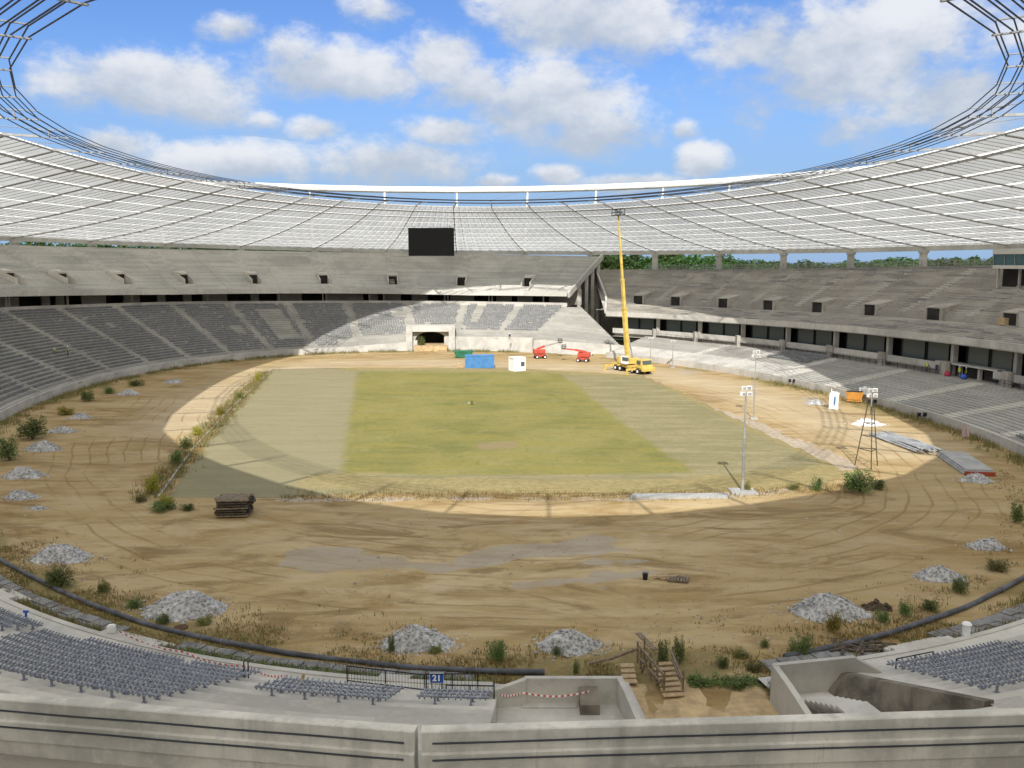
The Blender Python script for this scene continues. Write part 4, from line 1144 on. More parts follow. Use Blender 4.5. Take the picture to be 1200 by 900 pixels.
mb = MB(); mb.box((-.6, -1.45, 2.4), (1.7, .75, 1.5)); cc = mb.build('crane_cab', M['white'], ct, bevel=.06)
mb = MB(); mb.box((-.3, -1.6, 2.65), (1.2, .5, .75)); mb.box((.22, -1.45, 2.6), (.1, .6, .8)); mb.build('window', M['glass'], cc)
tip = at_d(724.5, 252, pc.y + .5)
foot = Vector((pc.x - 1.0, pc.y - .2, 2.6))
inv = (Matrix.Translation(pc) @ Matrix.Rotation(heading_c, 4, 'Z')).inverted()
fl, tl = inv @ foot, inv @ tip
cuts = [(0, .36, .78), (.34, .56, .56), (.54, .74, .40), (.72, .9, .30), (.88, 1.0, .22)]
for i, (a, b_, w_) in enumerate(cuts):
    mb = MB(); mb.beam(fl.lerp(tl, a), fl.lerp(tl, b_), w_ * .9, w_)
    q = fl.lerp(tl, b_); d = (tl - fl).normalized(); mb.beam(q - d * .35, q, w_ * 1.15, w_ * 1.25)
    mb.build('boom_section', M['yellow'], ct)
mb = MB(); mb.tube([inv @ (foot + Vector((1.3, 1.2, -.6))), fl.lerp(tl, .28)], .16, 8); mb.build('lift_cylinder', M['grey_steel'], ct)
mb = MB()
for z in (0, .55, 1.1):
    for s in (-1, 1): mb.beam(tl + Vector((-1.3, s * .6, z)), tl + Vector((1.3, s * .6, z)), .09); mb.beam(tl + Vector((s * 1.3, -.6, z)), tl + Vector((s * 1.3, .6, z)), .09)
for sx in (-1.3, 0, 1.3):
    for s in (-.6, .6): mb.beam(tl + Vector((sx, s, 0)), tl + Vector((sx, s, 1.1)), .09)
mb.box(tuple(tl), (2.7, 1.3, .14)); mb.build('work_basket', M['black'], ct)

# ------------------------------------------------------------------ red boom lifts
def boom_lift(px, py, rz, label, elbow, tip_, jib):
    p = at(px, py); t = thing('boom_lift', label, 'boom lift', p, rz, 'red boom lifts'); t.scale = (.85, .85, .85)
    mb = MB(); mb.box((0, 0, .85), (3.0, 1.7, .6)); mb.build('chassis', M['red'], t, bevel=.06)
    for x in (-1.05, 1.05): wheel_pair(t, x, 1.05, .48, .38)
    mb = MB(); mb.cyl((0, 0, 1.25), .6, .3, 12); mb.box((-.2, -.62, 1.9), (2.9, .8, 1.1)); mb.box((-.2, .62, 1.85), (2.9, .8, 1.0)); mb.box((-1.5, 0, 1.9), (.7, 1.9, 1.2)); mb.build('turret', M['red'], t, bevel=.08)
    mb = MB(); mb.beam((-.9, 0, 2.5), elbow, .45, .5); mb.build('lower_boom', M['red'], t)
    mb = MB(); mb.beam(elbow, tip_, .3, .34); mb.build('upper_boom', M['grey_steel'] if jib else M['red'], t)
    mb = MB(); e = Vector(tip_)
    for z in (0, .5, 1.0):
        for s in (-1, 1): mb.beam(e + Vector((0, s * .9, z)), e + Vector((.8, s * .9, z)), .08); mb.beam(e + Vector((.4 + s * .4, -.9, z)), e + Vector((.4 + s * .4, .9, z)), .08)
    for a in (0, .8):
        for s in (-.9, 0, .9): mb.beam(e + Vector((a, s, 0)), e + Vector((a, s, 1)), .07)
    mb.box((e.x + .4, e.y, e.z), (.85, 1.85, .12)); mb.build('work_basket', M['black'], t)
    return t
boom_lift(633, 420, R(10), 'red boom lift with its grey arm reaching out to the right, nearest the white cabin', (1.2, .1, 3.2), (5.0, .2, 4.1), True)
boom_lift(683, 424, R(165), 'longer red boom lift with its arm folded low, between the other lift and the crane', (2.0, 0, 3.0), (4.6, 0, 3.2), False)

# ------------------------------------------------------------------ containers and site boxes
def container(name, label, cat, px, py, rz, dims, mat, ribs=True, cut=False):
    p = at(px, py); t = thing(name, label, cat, p, rz); L, D, Hc = dims
    mb = MB(); mb.box((0, 0, Hc / 2 + .1), (L - .1, D - .1, Hc - .1))
    if ribs:
        n = int(L / .3)
        for i in range(n):
            x = -L / 2 + .2 + i * (L - .4) / (n - 1)
            for s in (-1, 1): mb.box((x, s * (D / 2 - .03), Hc / 2 + .1), (.13, .07, Hc - .35))
    mb.build('body', mat, t)
    mb = MB()
    for sx in (-1, 1):
        for sy in (-1, 1): mb.box((sx * (L / 2 - .06), sy * (D / 2 - .06), Hc / 2 + .1), (.16, .16, Hc + .02))
    for z in (.16, Hc + .06):
        for s in (-1, 1): mb.box((0, s * (D / 2 - .05), z), (L - .28, .14, .16)); mb.box((s * (L / 2 - .05), 0, z), (.14, D - .28, .16))
    mb.build('frame', mat, t)
    return t
c = container('shipping_container', 'blue ribbed shipping container on the far edge of the pitch', 'container', 562, 431, R(3), (5.9, 2.4, 2.5), M['blue'])
mb = MB()
for s in (-.3, .3): mb.tube([(2.98, s, .3), (2.98, s, 2.4)], .03, 5)
mb.build('door_bars', M['grey_steel'], c)
c = container('site_cabin', 'small white site cabin with a dark window on the far edge of the pitch', 'cabin', 606, 435, R(28), (2.6, 2.2, 2.6), M['white'], False)
mb = MB(); mb.box((.65, -1.12, 1.55), (.8, .06, .85)); mb.build('window', M['glass'], c)
mb = MB(); mb.box((-.6, -1.12, 1.1), (.85, .05, 2.0)); mb.build('door', M['white'], c)
mb = MB(); mb.box((0, 0, 2.78), (2.75, 2.35, .14)); mb.build('roof', M['white_steel'], c)
p = at(543, 419); t = thing('waste_skip', 'dark green open waste skip behind the blue container', 'skip', p, R(5))
mb = MB(); mb.hexa([(-1.6, -1, .1), (1.6, -1, .1), (1.6, 1, .1), (-1.6, 1, .1)], [(-2.2, -1.15, 1.5), (2.2, -1.15, 1.5), (2.2, 1.15, 1.5), (-2.2, 1.15, 1.5)]); mb.build('body', M['green'], t)
mb = MB()
for s in (-1, 1): mb.box((0, s * 1.16, 1.5), (4.5, .14, .16)); mb.box((s * 2.2, 0, 1.5), (.14, 2.3, .16)); mb.box((s * 1.1, 1.1, .8), (.12, .12, 1.3)); mb.box((s * 1.1, -1.1, .8), (.12, .12, 1.3))
mb.build('rim', M['green'], t)
p = at(540, 431); t = thing('wooden_crate', 'pale wooden crate at the left end of the blue container', 'crate', p, 0)
mb = MB(); mb.box((0, 0, .5), (1.2, 1.0, .9)); mb.build('body', M['wood_pale'], t)
mb = MB()
for z in (.15, .5, .85):
    mb.box((0, -.52, z), (1.3, .05, .12)); mb.box((0, .52, z), (1.3, .05, .12))
for x in (-.6, .6): mb.box((x, -.55, .5), (.12, .05, .95))
mb.build('battens', M['wood_pale'], t)
# portable toilet
p = at(977, 479); t = thing('portable_toilet', 'white portable toilet with a blue door stripe beside the right stand', 'portable toilet', p, R(-25))
mb = MB(); mb.box((0, 0, 1.15), (1.3, 1.3, 2.2)); mb.box((0, 0, .08), (1.4, 1.4, .16)); mb.build('body', M['white'], t, bevel=.05)
mb = MB(); mb.hexa([(-.7, -.7, 2.25), (.7, -.7, 2.25), (.7, .7, 2.25), (-.7, .7, 2.25)], [(-.35, -.4, 2.55), (.35, -.4, 2.55), (.35, .4, 2.55), (-.35, .4, 2.55)]); mb.cyl((-.45, .5, 2.6), .06, .6, 6); mb.build('roof', M['white'], t)
mb = MB(); mb.box((.15, -.67, 1.1), (.75, .05, 1.9)); d = mb.build('door', M['tarp'], t); mb = MB(); mb.box((.15, -.70, 1.3), (.22, .02, 1.2)); mb.build('stripe', M['blue'], d)
# orange skip + white tank behind the toilet
p = at(1001, 470, .2); t = thing('tipping_skip', 'rusty orange tipping skip with a dark open top behind the portable toilet', 'skip', p, R(-20))
mb = MB(); mb.hexa([(-1, -.7, .3), (1, -.7, .3), (1, .7, .3), (-1, .7, .3)], [(-1.3, -.9, 1.5), (1.3, -.9, 1.5), (1.3, .9, 1.5), (-1.3, .9, 1.5)]); mb.box((0, 0, .15), (2.2, 1.2, .3)); mb.build('body', M['orange'], t)
mb = MB(); mb.quad((-1.2, -.8, 1.52), (1.2, -.8, 1.52), (1.2, .8, 1.52), (-1.2, .8, 1.52)); mb.build('dark_load', M['interior'], t)
p = at(1013, 468, .2); t = thing('water_tank', 'white plastic water tank standing beside the orange skip', 'tank', p, R(-20))
mb = MB(); mb.box((0, 0, 1.0), (1.7, 1.5, 1.6)); mb.cyl((0, 0, 1.9), .3, .3, 10); mb.build('body', M['white'], t, bevel=.15)
mb = MB(); mb.box((0, 0, .12), (1.8, 1.6, .22)); mb.build('pallet', M['wood'], t)

# ------------------------------------------------------------------ light masts
def light_mast(px, py, topy, label, style):
    b = at(px, py); d = b.y; r = ray(px, topy); h = EYE + r[2] * d / r[1]
    t = thing('light_mast', label, 'light mast', b, 0, 'temporary light masts')
    if style == 'lattice':
        mb = MB(); w0, w1 = 1.35, .35
        for i in range(3):
            a = 2 * PI * i / 3 + .4; mb.tube([(w0 * math.cos(a), w0 * math.sin(a), 0), (w1 * math.cos(a), w1 * math.sin(a), h * .86)], .06, 5)
        mb.build('legs', M['bark'] if False else M['wood_dark'], t)
        mb = MB()
        for k in (.28, .5, .7):
            w = w0 + (w1 - w0) * k
            c = [Vector((w * math.cos(2 * PI * i / 3 + .4), w * math.sin(2 * PI * i / 3 + .4), h * .86 * k)) for i in range(3)]
            for i in range(3): mb.beam(c[i], c[(i + 1) % 3], .07)
        mb.build('braces', M['wood_dark'], t)
        mb = MB(); mb.tube([(0, 0, h * .72), (0, 0, h)], .06, 6); mb.build('pole', M['grey_steel'], t)
    else:
        mb = MB(); r0 = .14 if style == 'big' else .09
        mb.tube([(0, 0, 0), (0, 0, h * .55), (0, 0, h * .56), (0, 0, h)], [r0, r0, r0 * .7, r0 * .6], 8); mb.build('pole', M['grey_steel'], t)
        mb = MB(); s_ = 2.4 if style == 'big' else 1.0
        mb.box((0, 0, .1), (s_, s_ * .8, .2)); mb.build('base_slab', M['slab_pale'], t)
    s = .44 if style != 'small' else .4
    for dx, dz, a in ((-.33, -.1, .5), (.33, -.1, -.3), (-.24, .42, .2), (.3, .46, -.5)) if style != 'small' else ((-.3, 0, .3), (.3, 0, -.3)):
        mb = MB(); mb.box((dx, -.12, h + dz), (s, .3, s * .85), a); fl_ = mb.build('floodlight', M['white'], t)
        mb = MB(); c_ = (dx + .16 * math.sin(a), -.12 - .16 * math.cos(a), h + dz); mb.box(c_, (s * .8, .03, s * .65), a); mb.build('lens', M['grey_steel'], fl_)
    mb = MB(); mb.beam((-.6, 0, h - .1), (.6, 0, h - .1), .08); mb.build('crossbar', M['grey_steel'], t)
    return t
light_mast(870, 577, 460, 'tall grey light mast on a pale slab at the near right corner of the pitch', 'big')
light_mast(883, 491, 416, 'grey light mast with twin lamps on the sandy track behind the pitch corner', 'mid')
light_mast(1017, 547, 462, 'three legged lattice light mast beside the bushy right corner of the track', 'lattice')
light_mast(762, 437, 396, 'thin light mast just right of the yellow crane', 'small')
light_mast(788, 431, 400, 'thin light mast at the foot of the right stand, second from the crane', 'small')
light_mast(652, 413, 398, 'short light mast with white lamps in front of the far white wall', 'small')

# ------------------------------------------------------------------ gravel piles
def pile(px, py, wpx, hpx, label, mat='gravel', grp='gravel piles round the arena', name='gravel_pile', rough=1.0):
    b = at(px, py); w = wpx / FPX * b.length; h = max(.3, min(hpx / FPX * b.length * 1.0, .36 * w) * .62); dpt = w * .62
    t = None; mb = MB(); n, mrad = 26, 9; seed = px * .37
    st = random.Random(int(px * 7 + py))
    vs = []
    p1 = (st.uniform(-.25, .25), st.uniform(-.2, .2)); p2 = (st.uniform(.3, .55) * st.choice((-1, 1)), st.uniform(-.25, .25)); k2 = st.uniform(.35, .85); lob = st.uniform(.18, .42)
    def hgt(x, y):
        g = lambda c, r_: max(0, 1 - (math.hypot(x - c[0], y - c[1]) / r_) ** 1.8)
        edge = max(0, 1 - math.hypot(x, y) ** 3)
        return h * edge * max(g(p1, 1.12), k2 * g(p2, .75)) * 1.02
    for j in range(mrad + 1):
        f = j / mrad
        for i in range(n):
            a = 2 * PI * i / n; rr = f * (1 + lob * mnoise.noise(Vector((math.cos(a) * 1.4 + seed, math.sin(a) * 1.4, 2))))
            x, y = f * math.cos(a), f * math.sin(a)
            z = hgt(x, y) * (1 + .25 * mnoise.noise(Vector((x * 2.5, y * 2.5, seed)))) - .04 + .12 * h * mnoise.noise(Vector((x * 7 + seed, y * 7, 1)))
            vs.append((rr * w / 2 * math.cos(a), rr * dpt / 2 * math.sin(a), z if j < mrad else -.1))
    fs_ = []
    for j in range(mrad):
        for i in range(n): fs_.append((j * n + i, (j + 1) * n + i, (j + 1) * n + (i + 1) % n, j * n + (i + 1) % n))
    mb.add(vs, fs_)
    cnt = int(min(650, 90 * w * dpt / 4))
    for q in range(cnt):
        a = st.uniform(0, 2 * PI); f = math.sqrt(st.random()) * (1.08 if q % 6 else 1.5); s = st.uniform(.04, .13) * rough * (1.5 if q % 11 == 0 else 1)
        x, y = f * w / 2 * math.cos(a), f * dpt / 2 * math.sin(a); z = hgt(f * math.cos(a), f * math.sin(a)) - .02
        vv = [Vector((st.uniform(.5, 1) * sx, st.uniform(.5, 1) * sy, st.uniform(.5, 1) * sz)) * s for sx, sy, sz in ((1, 0, 0), (-1, 0, 0), (0, 1, 0), (0, -1, 0), (0, 0, 1), (0, 0, -1))]
        mb.add([v + Vector((x, y, z + s * .4)) for v in vv], [(0, 2, 4), (2, 1, 4), (1, 3, 4), (3, 0, 4), (2, 0, 5), (1, 2, 5), (3, 1, 5), (0, 3, 5)])
    o = mb.build(name, M[mat]); o.location = (b.x, b.y + dpt * .35, 0)
    return tag(o, label, 'gravel pile' if mat == 'gravel' else 'rubble pile', grp)
for a in [(207, 724, 102, 34, 'wide grey gravel pile on the near left, with the brown disc beside it'),
          (63, 660, 68, 40, 'tall grey gravel pile at the left edge just above the black pipe'),
          (490, 765, 102, 40, 'grey gravel pile behind the sign numbered 21, with a green shoot at its left'),
          (672, 766, 88, 34, 'grey gravel pile straight above the left concrete entrance'),
          (978, 726, 96, 36, 'largest pale gravel pile on the right, beside the dark rubble heap'),
          (1108, 682, 58, 26, 'grey gravel pile on the right with a green bush at its right foot'),
          (1159, 645, 44, 17, 'small pale gravel pile farthest up the right edge'),
          (22, 561, 46, 17, 'flat grey gravel pile at the left edge, upper one of a close pair'),
          (20, 586, 38, 15, 'flat grey gravel pile at the left edge, lower one of a close pair'),
          (45, 529, 40, 15, 'gravel pile on the left beside the tall green bushes'),
          (70, 507, 32, 8, 'low gravel pile on the left, second above the tall bushes'),
          (92, 491, 26, 9, 'low bluish gravel pile on the left, next to yellow weeds'),
          (147, 463, 26, 9, 'small gravel pile under the left seat rows, second farthest away'),
          (201, 449, 22, 6, 'farthest small gravel pile under the left seat rows'),
          (40, 598, 22, 5, 'thin scatter of gravel on the dirt below the left pair of piles'),
          (1148, 566, 36, 14, 'pale gravel heap at the lower end of the stacked slabs on the right'),
          (956, 474, 24, 8, 'low grey gravel heap left of the portable toilet')]:
    pile(*a)
pile(1031, 716, 36, 22, 'dark brown rubble heap beside the largest right gravel pile', 'rubble', None, 'rubble_heap', 1.4)
pile(1020, 499, 34, 10, 'white lumpy heap at the upper end of the stacked pipes', 'tarp', None, 'plaster_heap', 1.2)
pile(552, 474, 12, 4, 'small pale stone heap in the middle of the pitch', 'gravel', None, 'stone_heap')

# ------------------------------------------------------------------ stacks of material on the right
p = at(1060, 520); t = thing('pipe_stack', 'long low stack of silvery pipes on the right edge of the track', 'pipe stack', p, math.atan2(at(1092, 530).y - at(1030, 508).y, at(1092, 530).x - at(1030, 508).x))
L = (at(1092, 530) - at(1030, 508)).length
mb = MB(); rr = random.Random(5)
for i in range(34):
    y = rr.uniform(-1.5, 1.5); z = .15 + rr.random() * .5 * (1 - abs(y) / 1.8); x0 = rr.uniform(-L / 2, -L / 2 + 2); dx = rr.uniform(.6, .95) * L
    mb.tube([(x0, y, z), (x0 + dx, y + rr.uniform(-.5, .5), z + rr.uniform(-.05, .15))], .10, 6)
mb.build('pipes', M['pipe_steel'], t)
mb = MB()
for x in (-L * .3, 0, L * .3): mb.box((x, 0, .07), (.2, 3.2, .14))
mb.build('bearers', M['wood_dark'], t)
A_, B_ = at(1093, 533), at(1136, 549); ang = math.atan2(at(1130, 546).y - at(1095, 522).y, at(1130, 546).x - at(1095, 522).x)
p = at(1118, 545); t = thing('slab_stack', 'flat stack of pale boards on the right with a reddish end, beyond the stacked pipes', 'board stack', p, ang)
for i in range(3):
    mb = MB(); mb.box((-.1 * i, .08 * i + 1, .14 + i * .17), (9.5 - .3 * i, 3.0 - .15 * i, .15)); mb.build('board_layer', M['slab_pale'], t)
mb = MB(); mb.box((4.9, 1, .25), (.15, 2.9, .42)); mb.build('end_board', M['red_int'], t)
for i, (px, py, L_, rz_) in enumerate([(795, 583.5, 9, .02)]):
    p = at(px, py); t = thing('beam_stack', 'row of pale grey beams lying at the near edge of the pitch', 'beams', p, rz_)
    for k in range(3):
        mb = MB(); mb.box((.15 * k, k * .36 - .3, .16), (L_, .3, .3)); mb.build('beam', M['slab_pale'], t)
mb = MB(); pts = [at(186, 583), at(225, 528), at(262, 488), at(318, 434)]
for a, b_ in zip(pts[:-1], pts[1:]): mb.beam(a + Vector((0, 0, .08)), b_ + Vector((0, 0, .04)), .2, .2)
tag(mb.build('kerb', M['conc_old']), 'long straight pale kerb along the weedy left edge of the pitch', 'kerb')
# wood pile on the left
p = at(275, 603); t = thing('timber_stack', 'dark stack of old timber boards on the dirt at the near left of the pitch', 'timber stack', p, R(6)); rr = random.Random(9)
for i in range(7):
    mb = MB(); 
    for k in range(5): mb.box((rr.uniform(-.15, .15), -1 + k * .48, .18 + i * .225), (2.8 + rr.uniform(-.4, .4), .4, .13), rr.uniform(-.05, .05))
    mb.build('board_layer', M['wood_dark'] if i % 3 else M['wood'], t)
    if i < 6:
        mb = MB(); [mb.box((x, 0, .29 + i * .225), (.12, 2.3, .085)) for x in (-.9, .9)]; mb.build('bearers', M['wood_dark'], t)
# pallets near the middle right
p = at(795, 680); t = thing('broken_pallet', 'broken grey wooden pallet lying on the dirt right of the grey patch', 'pallet', p, R(-15))
mb = MB(); [mb.box((x * .2 - .6, 0, .16), (.13, 1.1, .04), rr.uniform(-.06, .06)) for x in range(7)]; [mb.box((0, y, .08), (1.4, .12, .11)) for y in (-.45, 0, .45)]; mb.build('slats', M['wood'], t)
p = at(779, 677); t = thing('board_pile', 'small pile of pale boards beside the broken pallet', 'boards', p, R(10))
mb = MB(); [mb.box((rr.uniform(-.2, .2), k * .16 - .4, .06 + .05 * (k % 3)), (1.3, .13, .05), rr.uniform(-.3, .3)) for k in range(6)]; mb.build('boards', M['wood_pale'], t)
p = at(756, 679); t = thing('bucket', 'small dark bucket standing left of the pale boards', 'bucket', p)
mb = MB(); mb.tube([(0, 0, 0), (0, 0, .45)], [.16, .2], 10); mb.build('body', M['black'], t); mb = MB(); mb.tube([(.2 * math.cos(a), 0, .42 + .2 * math.sin(a)) for a in np.linspace(0, PI, 7)], .012, 4); mb.build('handle', M['grey_steel'], t)
p = at(212, 736); mb = MB(); mb.tube([(0, 0, 0), (0, 0, .07), (0, 0, .09)], [.42, .42, .34], 18); mb.tube([(0, 0, .09), (0, 0, .13)], [.1, .06], 8); o = mb.build('rusty_lid', simple('rust', (.10, .05, .03), .9)); o.location = p; tag(o, 'round rusty brown lid lying below the wide left gravel pile', 'lid')

# ------------------------------------------------------------------ black pipe along the near edge
def ring_pipe(pxs, r, label):
    pts = [at(*q) for q in pxs]; out = []
    for a, b_ in zip(pts[:-1], pts[1:]):
        n = max(2, int((b_ - a).length / 1.5))
        for i in range(n): out.append(a.lerp(b_, i / n))
    out.append(pts[-1])
    for _ in range(3): out = [out[0]] + [(out[i - 1] + out[i] * 2 + out[i + 1]) / 4 for i in range(1, len(out) - 1)] + [out[-1]]
    for i, q in enumerate(out): q.z = r * .92 + .09 * mnoise.noise(Vector((i * .5, r, 2))); q.x += .05 * mnoise.noise(Vector((i * .8, 3, 2)))
    t = thing('drain_pipe', label, 'pipe', out[0], 0, 'black pipes along the arena edge')
    mb = MB(); L_ = [q - out[0] for q in out]; mb.tube(L_, [r * (1 + .10 * mnoise.noise(Vector((i * .9, 0, 0)))) for i in range(len(L_))], 10); mb.build('pipe', M['pipe'], t, True)
    for i in range(2, len(L_) - 2, 5): mb = MB(); d = (L_[i + 1] - L_[i]).normalized(); mb.tube([L_[i] - d * .2, L_[i] + d * .2], r * 1.13, 10); mb.build('coupling', M['pipe'], t, True)
ring_pipe([(-60, 622), (4, 661), (67, 693), (133, 722), (200, 742), (267, 757), (333, 768), (400, 776), (467, 784), (533, 789), (638, 791)], .155, 'black drain pipe curving along the near left edge of the dirt')
ring_pipe([(919, 772), (1000, 758), (1067, 737), (1133, 715), (1197, 681), (1260, 640)], .17, 'black drain pipe curving along the near right edge of the dirt')

# grey slab strip behind the pipe
mb = MB(); rr = random.Random(4)
for (a, b_) in ((306, 324.4), (328.4, 343.2), (357.4, 362.4), (366.2, 388)):
    t = a
    while t < b_:
        dt = rr.choice((.55, .8, .8, 1.0)); al = (PO(t + dt, 1.5) - PO(t, 1.5)).length
        for o_, w_ in ((1.12, .72), (1.88, .72)):
            c = PO(t + dt / 2, o_ + rr.uniform(-.05, .05), .08 + rr.uniform(-.03, .04)); mb.box(tuple(c), (w_ + rr.uniform(-.04, .02), al * rr.uniform(.86, .98), .14), heading(t + dt / 2) + rr.uniform(-.06, .06))
        t += dt
tag(mb.build('slab_strip', M['slab']), 'strip of dark grey drain slabs behind the black pipe', 'drain slabs')
# debris on the strip to the right
p = at(1010, 762, .1); t = thing('debris_heap', 'tangle of dark boards and slabs lying on the strip right of the right pipe', 'debris', p)
mb = MB(); [mb.box((rr.uniform(-1.6, 1.6), rr.uniform(-.5, .7), .1 + .12 * rr.random()), (rr.uniform(.6, 1.6), .18, .05), rr.uniform(-1, 1.6)) for k in range(26)]; mb.build('boards', M['wood_dark'], t)

# ------------------------------------------------------------------ sign, fences, posts, tape
DIG = {'2': ['111', '001', '111', '100', '111'], '1': ['010', '110', '010', '010', '111']}
p = at(512, 812, .7); t = thing('number_sign', 'small blue sign reading 21 in white on the near fence', 'sign', p, 0)
mb = MB(); mb.beam((-.25, .03, 0), (-.25, .03, .9), .05); mb.beam((.25, .03, 0), (.25, .03, .9), .05); mb.build('posts', M['black'], t)
mb = MB(); mb.box((0, 0, .78), (.66, .04, .48)); pl = mb.build('plate', M['sign_blue'], t)
mb = MB(); mb.box((0, .006, .78), (.70, .03, .52)); mb.build('border', M['sign_white'], pl)
fc = bpy.data.curves.new('digits', 'FONT'); fc.body = '21'; fc.size = .44; fc.align_x = 'CENTER'; fc.align_y = 'CENTER'; fc.extrude = .008; fc.offset = .012
fo_ = bpy.data.objects.new('digits_src', fc); col.objects.link(fo_); bpy.context.view_layer.update()
dg = bpy.context.evaluated_depsgraph_get(); dme = bpy.data.meshes.new_from_object(fo_.evaluated_get(dg)); bpy.data.objects.remove(fo_)
do = bpy.data.objects.new('digits', dme); col.objects.link(do); dme.materials.clear(); dme.materials.append(M['sign_white']); do.parent = pl; do.location = (0, -.03, .78); do.rotation_euler = (PI / 2, 0, 0)

def barrier(a, b_, h, label, name='barrier', n=9, mat='black', grp=None, cat='barrier'):
    a, b_ = Vector(a), Vector(b_); t = thing(name, label, cat, a, 0, grp); d = b_ - a
    mb = MB()
    for z in (.12, h): mb.beam((0, 0, z), (d.x, d.y, d.z + z), .045)
    for f in (0, .5, 1): q = d * f; mb.beam((q.x, q.y, q.z), (q.x, q.y, q.z + h), .055)
    mb.build('frame', M[mat], t)
    mb = MB()
    for i in range(n): q = d * ((i + .5) / n); mb.beam((q.x, q.y, q.z + .12), (q.x, q.y, q.z + h), .016)
    mb.build('bars', M[mat], t); return t
barrier(at(523, 827, .7), at(579, 828, .7), 1.05, 'black steel barrier at the left end of the left concrete entrance', n=12)
barrier(at(500, 812, .7), at(560, 812, .7), 1.0, 'black railing right behind the sign numbered 21', 'railing', n=14, cat='railing')
barrier(at(407, 800, .7), at(498, 811, .7), .9, 'long thin railing left of the sign numbered 21', 'railing', n=26, cat='railing')
barrier(at(1049, 796, .7), at(1092, 787, .7), 1.1, 'black barrier frame at the right end of the right concrete entrance', n=3)
p0 = at(579, 832, .7); t = thing('fence_post', 'tall thin black post at the left corner of the left entrance', 'post', p0); mb = MB(); mb.beam((0, 0, 0), (0, 0, 1.35), .06); mb.box((0, 0, .02), (.2, .2, .04)); mb.build('post', M['black'], t)
a, b_ = at(346, 826, .75), at(356, 790, .75); t = thing('timber_post', 'leaning tan timber post between two blocks of grey seats', 'post', a); mb = MB()
bb = at_d(356, 790, a.y + .15); mb.beam((0, 0, 0), tuple(bb - a), .13, .13); mb.build('post', M['wood_pale'], t)
for (px, py, h, l) in ((287, 806, 1.4, 'pair of thin dark posts on the terrace right of the large left seat block'),):
    p0 = at(px, py, .7); t = thing('survey_posts', l, 'posts', p0); mb = MB(); mb.beam((0, 0, 0), (0, 0, h), .05); mb.beam((.16, .1, 0), (.18, .1, h * .95), .05); mb.beam((0, 0, h * .5), (.16, .1, h * .5), .03); mb.build('posts', M['black'], t)
p0 = at(31, 727, .72); t = thing('valve_post', 'short blue post on the terrace edge at the far left', 'post', p0); mb = MB(); mb.tube([(0, 0, 0), (0, 0, .55)], .07, 8); mb.box((0, 0, .55), (.3, .12, .12)); mb.build('post', M['bag_blue'], t)
p0 = at(131, 741, .7); t = thing('marker_block', 'small white block at the corner of the left landing steps', 'block', p0); mb = MB(); mb.box((0, 0, .2), (.45, .3, .4), .2); mb.box((0, 0, .43), (.3, .2, .08), .2); mb.build('block', M['white'], t)
p0 = at(1132, 745, .7); t = thing('vent_pipe', 'short pale vent pipe with a cap at the corner of the right landing steps', 'vent', p0); mb = MB(); mb.tube([(0, 0, 0), (0, 0, .7)], .22, 12); mb.build('pipe', M['tarp'], t); mb = MB(); mb.tube([(0, 0, .7), (0, 0, .8)], [.29, .2], 12); mb.build('cap', M['white'], t)
def tape(pts, label):
    w = MB(); n = 46; ps = []; mi = []
    for a, b_ in zip(pts[:-1], pts[1:]):
        for i in range(n): q = a.lerp(b_, i / n); q.z -= .22 * math.sin(PI * i / n); ps.append(q - pts[0])
    m_ = len(ps)
    w.v = [tuple(p_ + Vector((0, dy, dz))) for p_ in ps for dy, dz in ((0, 0), (0, .09), (.01, .09), (.01, 0))]
    for i in range(m_ - 1):
        for k in range(4): w.f.append((i * 4 + k, i * 4 + (k + 1) % 4, i * 4 + 4 + (k + 1) % 4, i * 4 + 4 + k)); mi.append((i // 2) % 2)
    o = w.build('barrier_tape', M['tape_red']); o.data.materials.append(M['sign_white']); o.data.polygons.foreach_set('material_index', mi); o.location = pts[0]
    tag(o, label, 'tape')
tape([at(572, 810, 1.5), at(612, 813, 1.45), at(692, 811, 1.5)], 'red and white tape sagging across the left concrete entrance')
tape([at(140, 741, .9), at(215, 765, .95), at(290, 782, .95), at(335, 793, .9)], 'red and white tape along the front edge of the left terrace')
p0 = at(1100, 762, .72); mb = MB(); pts = [at(1094, 766, 1.5), at(1120, 770, 1.15), at(1160, 768, 1.1), at(1200, 764, 1.3)]; mb.tube([q - pts[0] for q in pts], .03, 5); o = mb.build('loose_cable', M['cable']); o.location = pts[0]; tag(o, 'black cable hanging from the right barrier frame across the pale terrace', 'cable')

# wooden walkway with railings over the gap
a = at(783, 806, .35); b_ = at(749, 744, .35)
t = thing('wooden_walkway', 'rough grey wooden stair and walkway with handrails beside the sandy gap', 'walkway', (0, 0, 0))
P_ = lambda px, py, z: at(px, py, z)
def rail_run(pts, r, name, mat='wood'):
    mb = MB(); [mb.beam(x, y, r, r * 1.1) for x, y in zip(pts[:-1], pts[1:])]; mb.build(name, M[mat], t)
w0, w1 = P_(748, 742, .9), P_(768, 762, .9)
mb = MB(); mb.beam(w0, w1, .34, .06); mb.build('top_board', M['wood'], t)
rail_run([P_(690, 778, .6), P_(716, 772, .9), P_(748, 760, 1.25)], .11, 'handrail')
rail_run([P_(749, 757, 1.3), P_(778, 791, 1.35)], .10, 'handrail'); rail_run([P_(750, 772, .75), P_(777, 803, .75)], .09, 'handrail')
for px, py, h in ((747, 776, 1.2), (751, 783, 1.25), (762, 790, 1.25), (770, 798, 1.2), (778, 813, 1.25), (755, 772, 1.2)):
    b0_ = P_(px, py, .05); mb = MB(); mb.beam(b0_, b0_ + Vector((0, 0, h)), .10); mb.build('post', M['wood'], t)
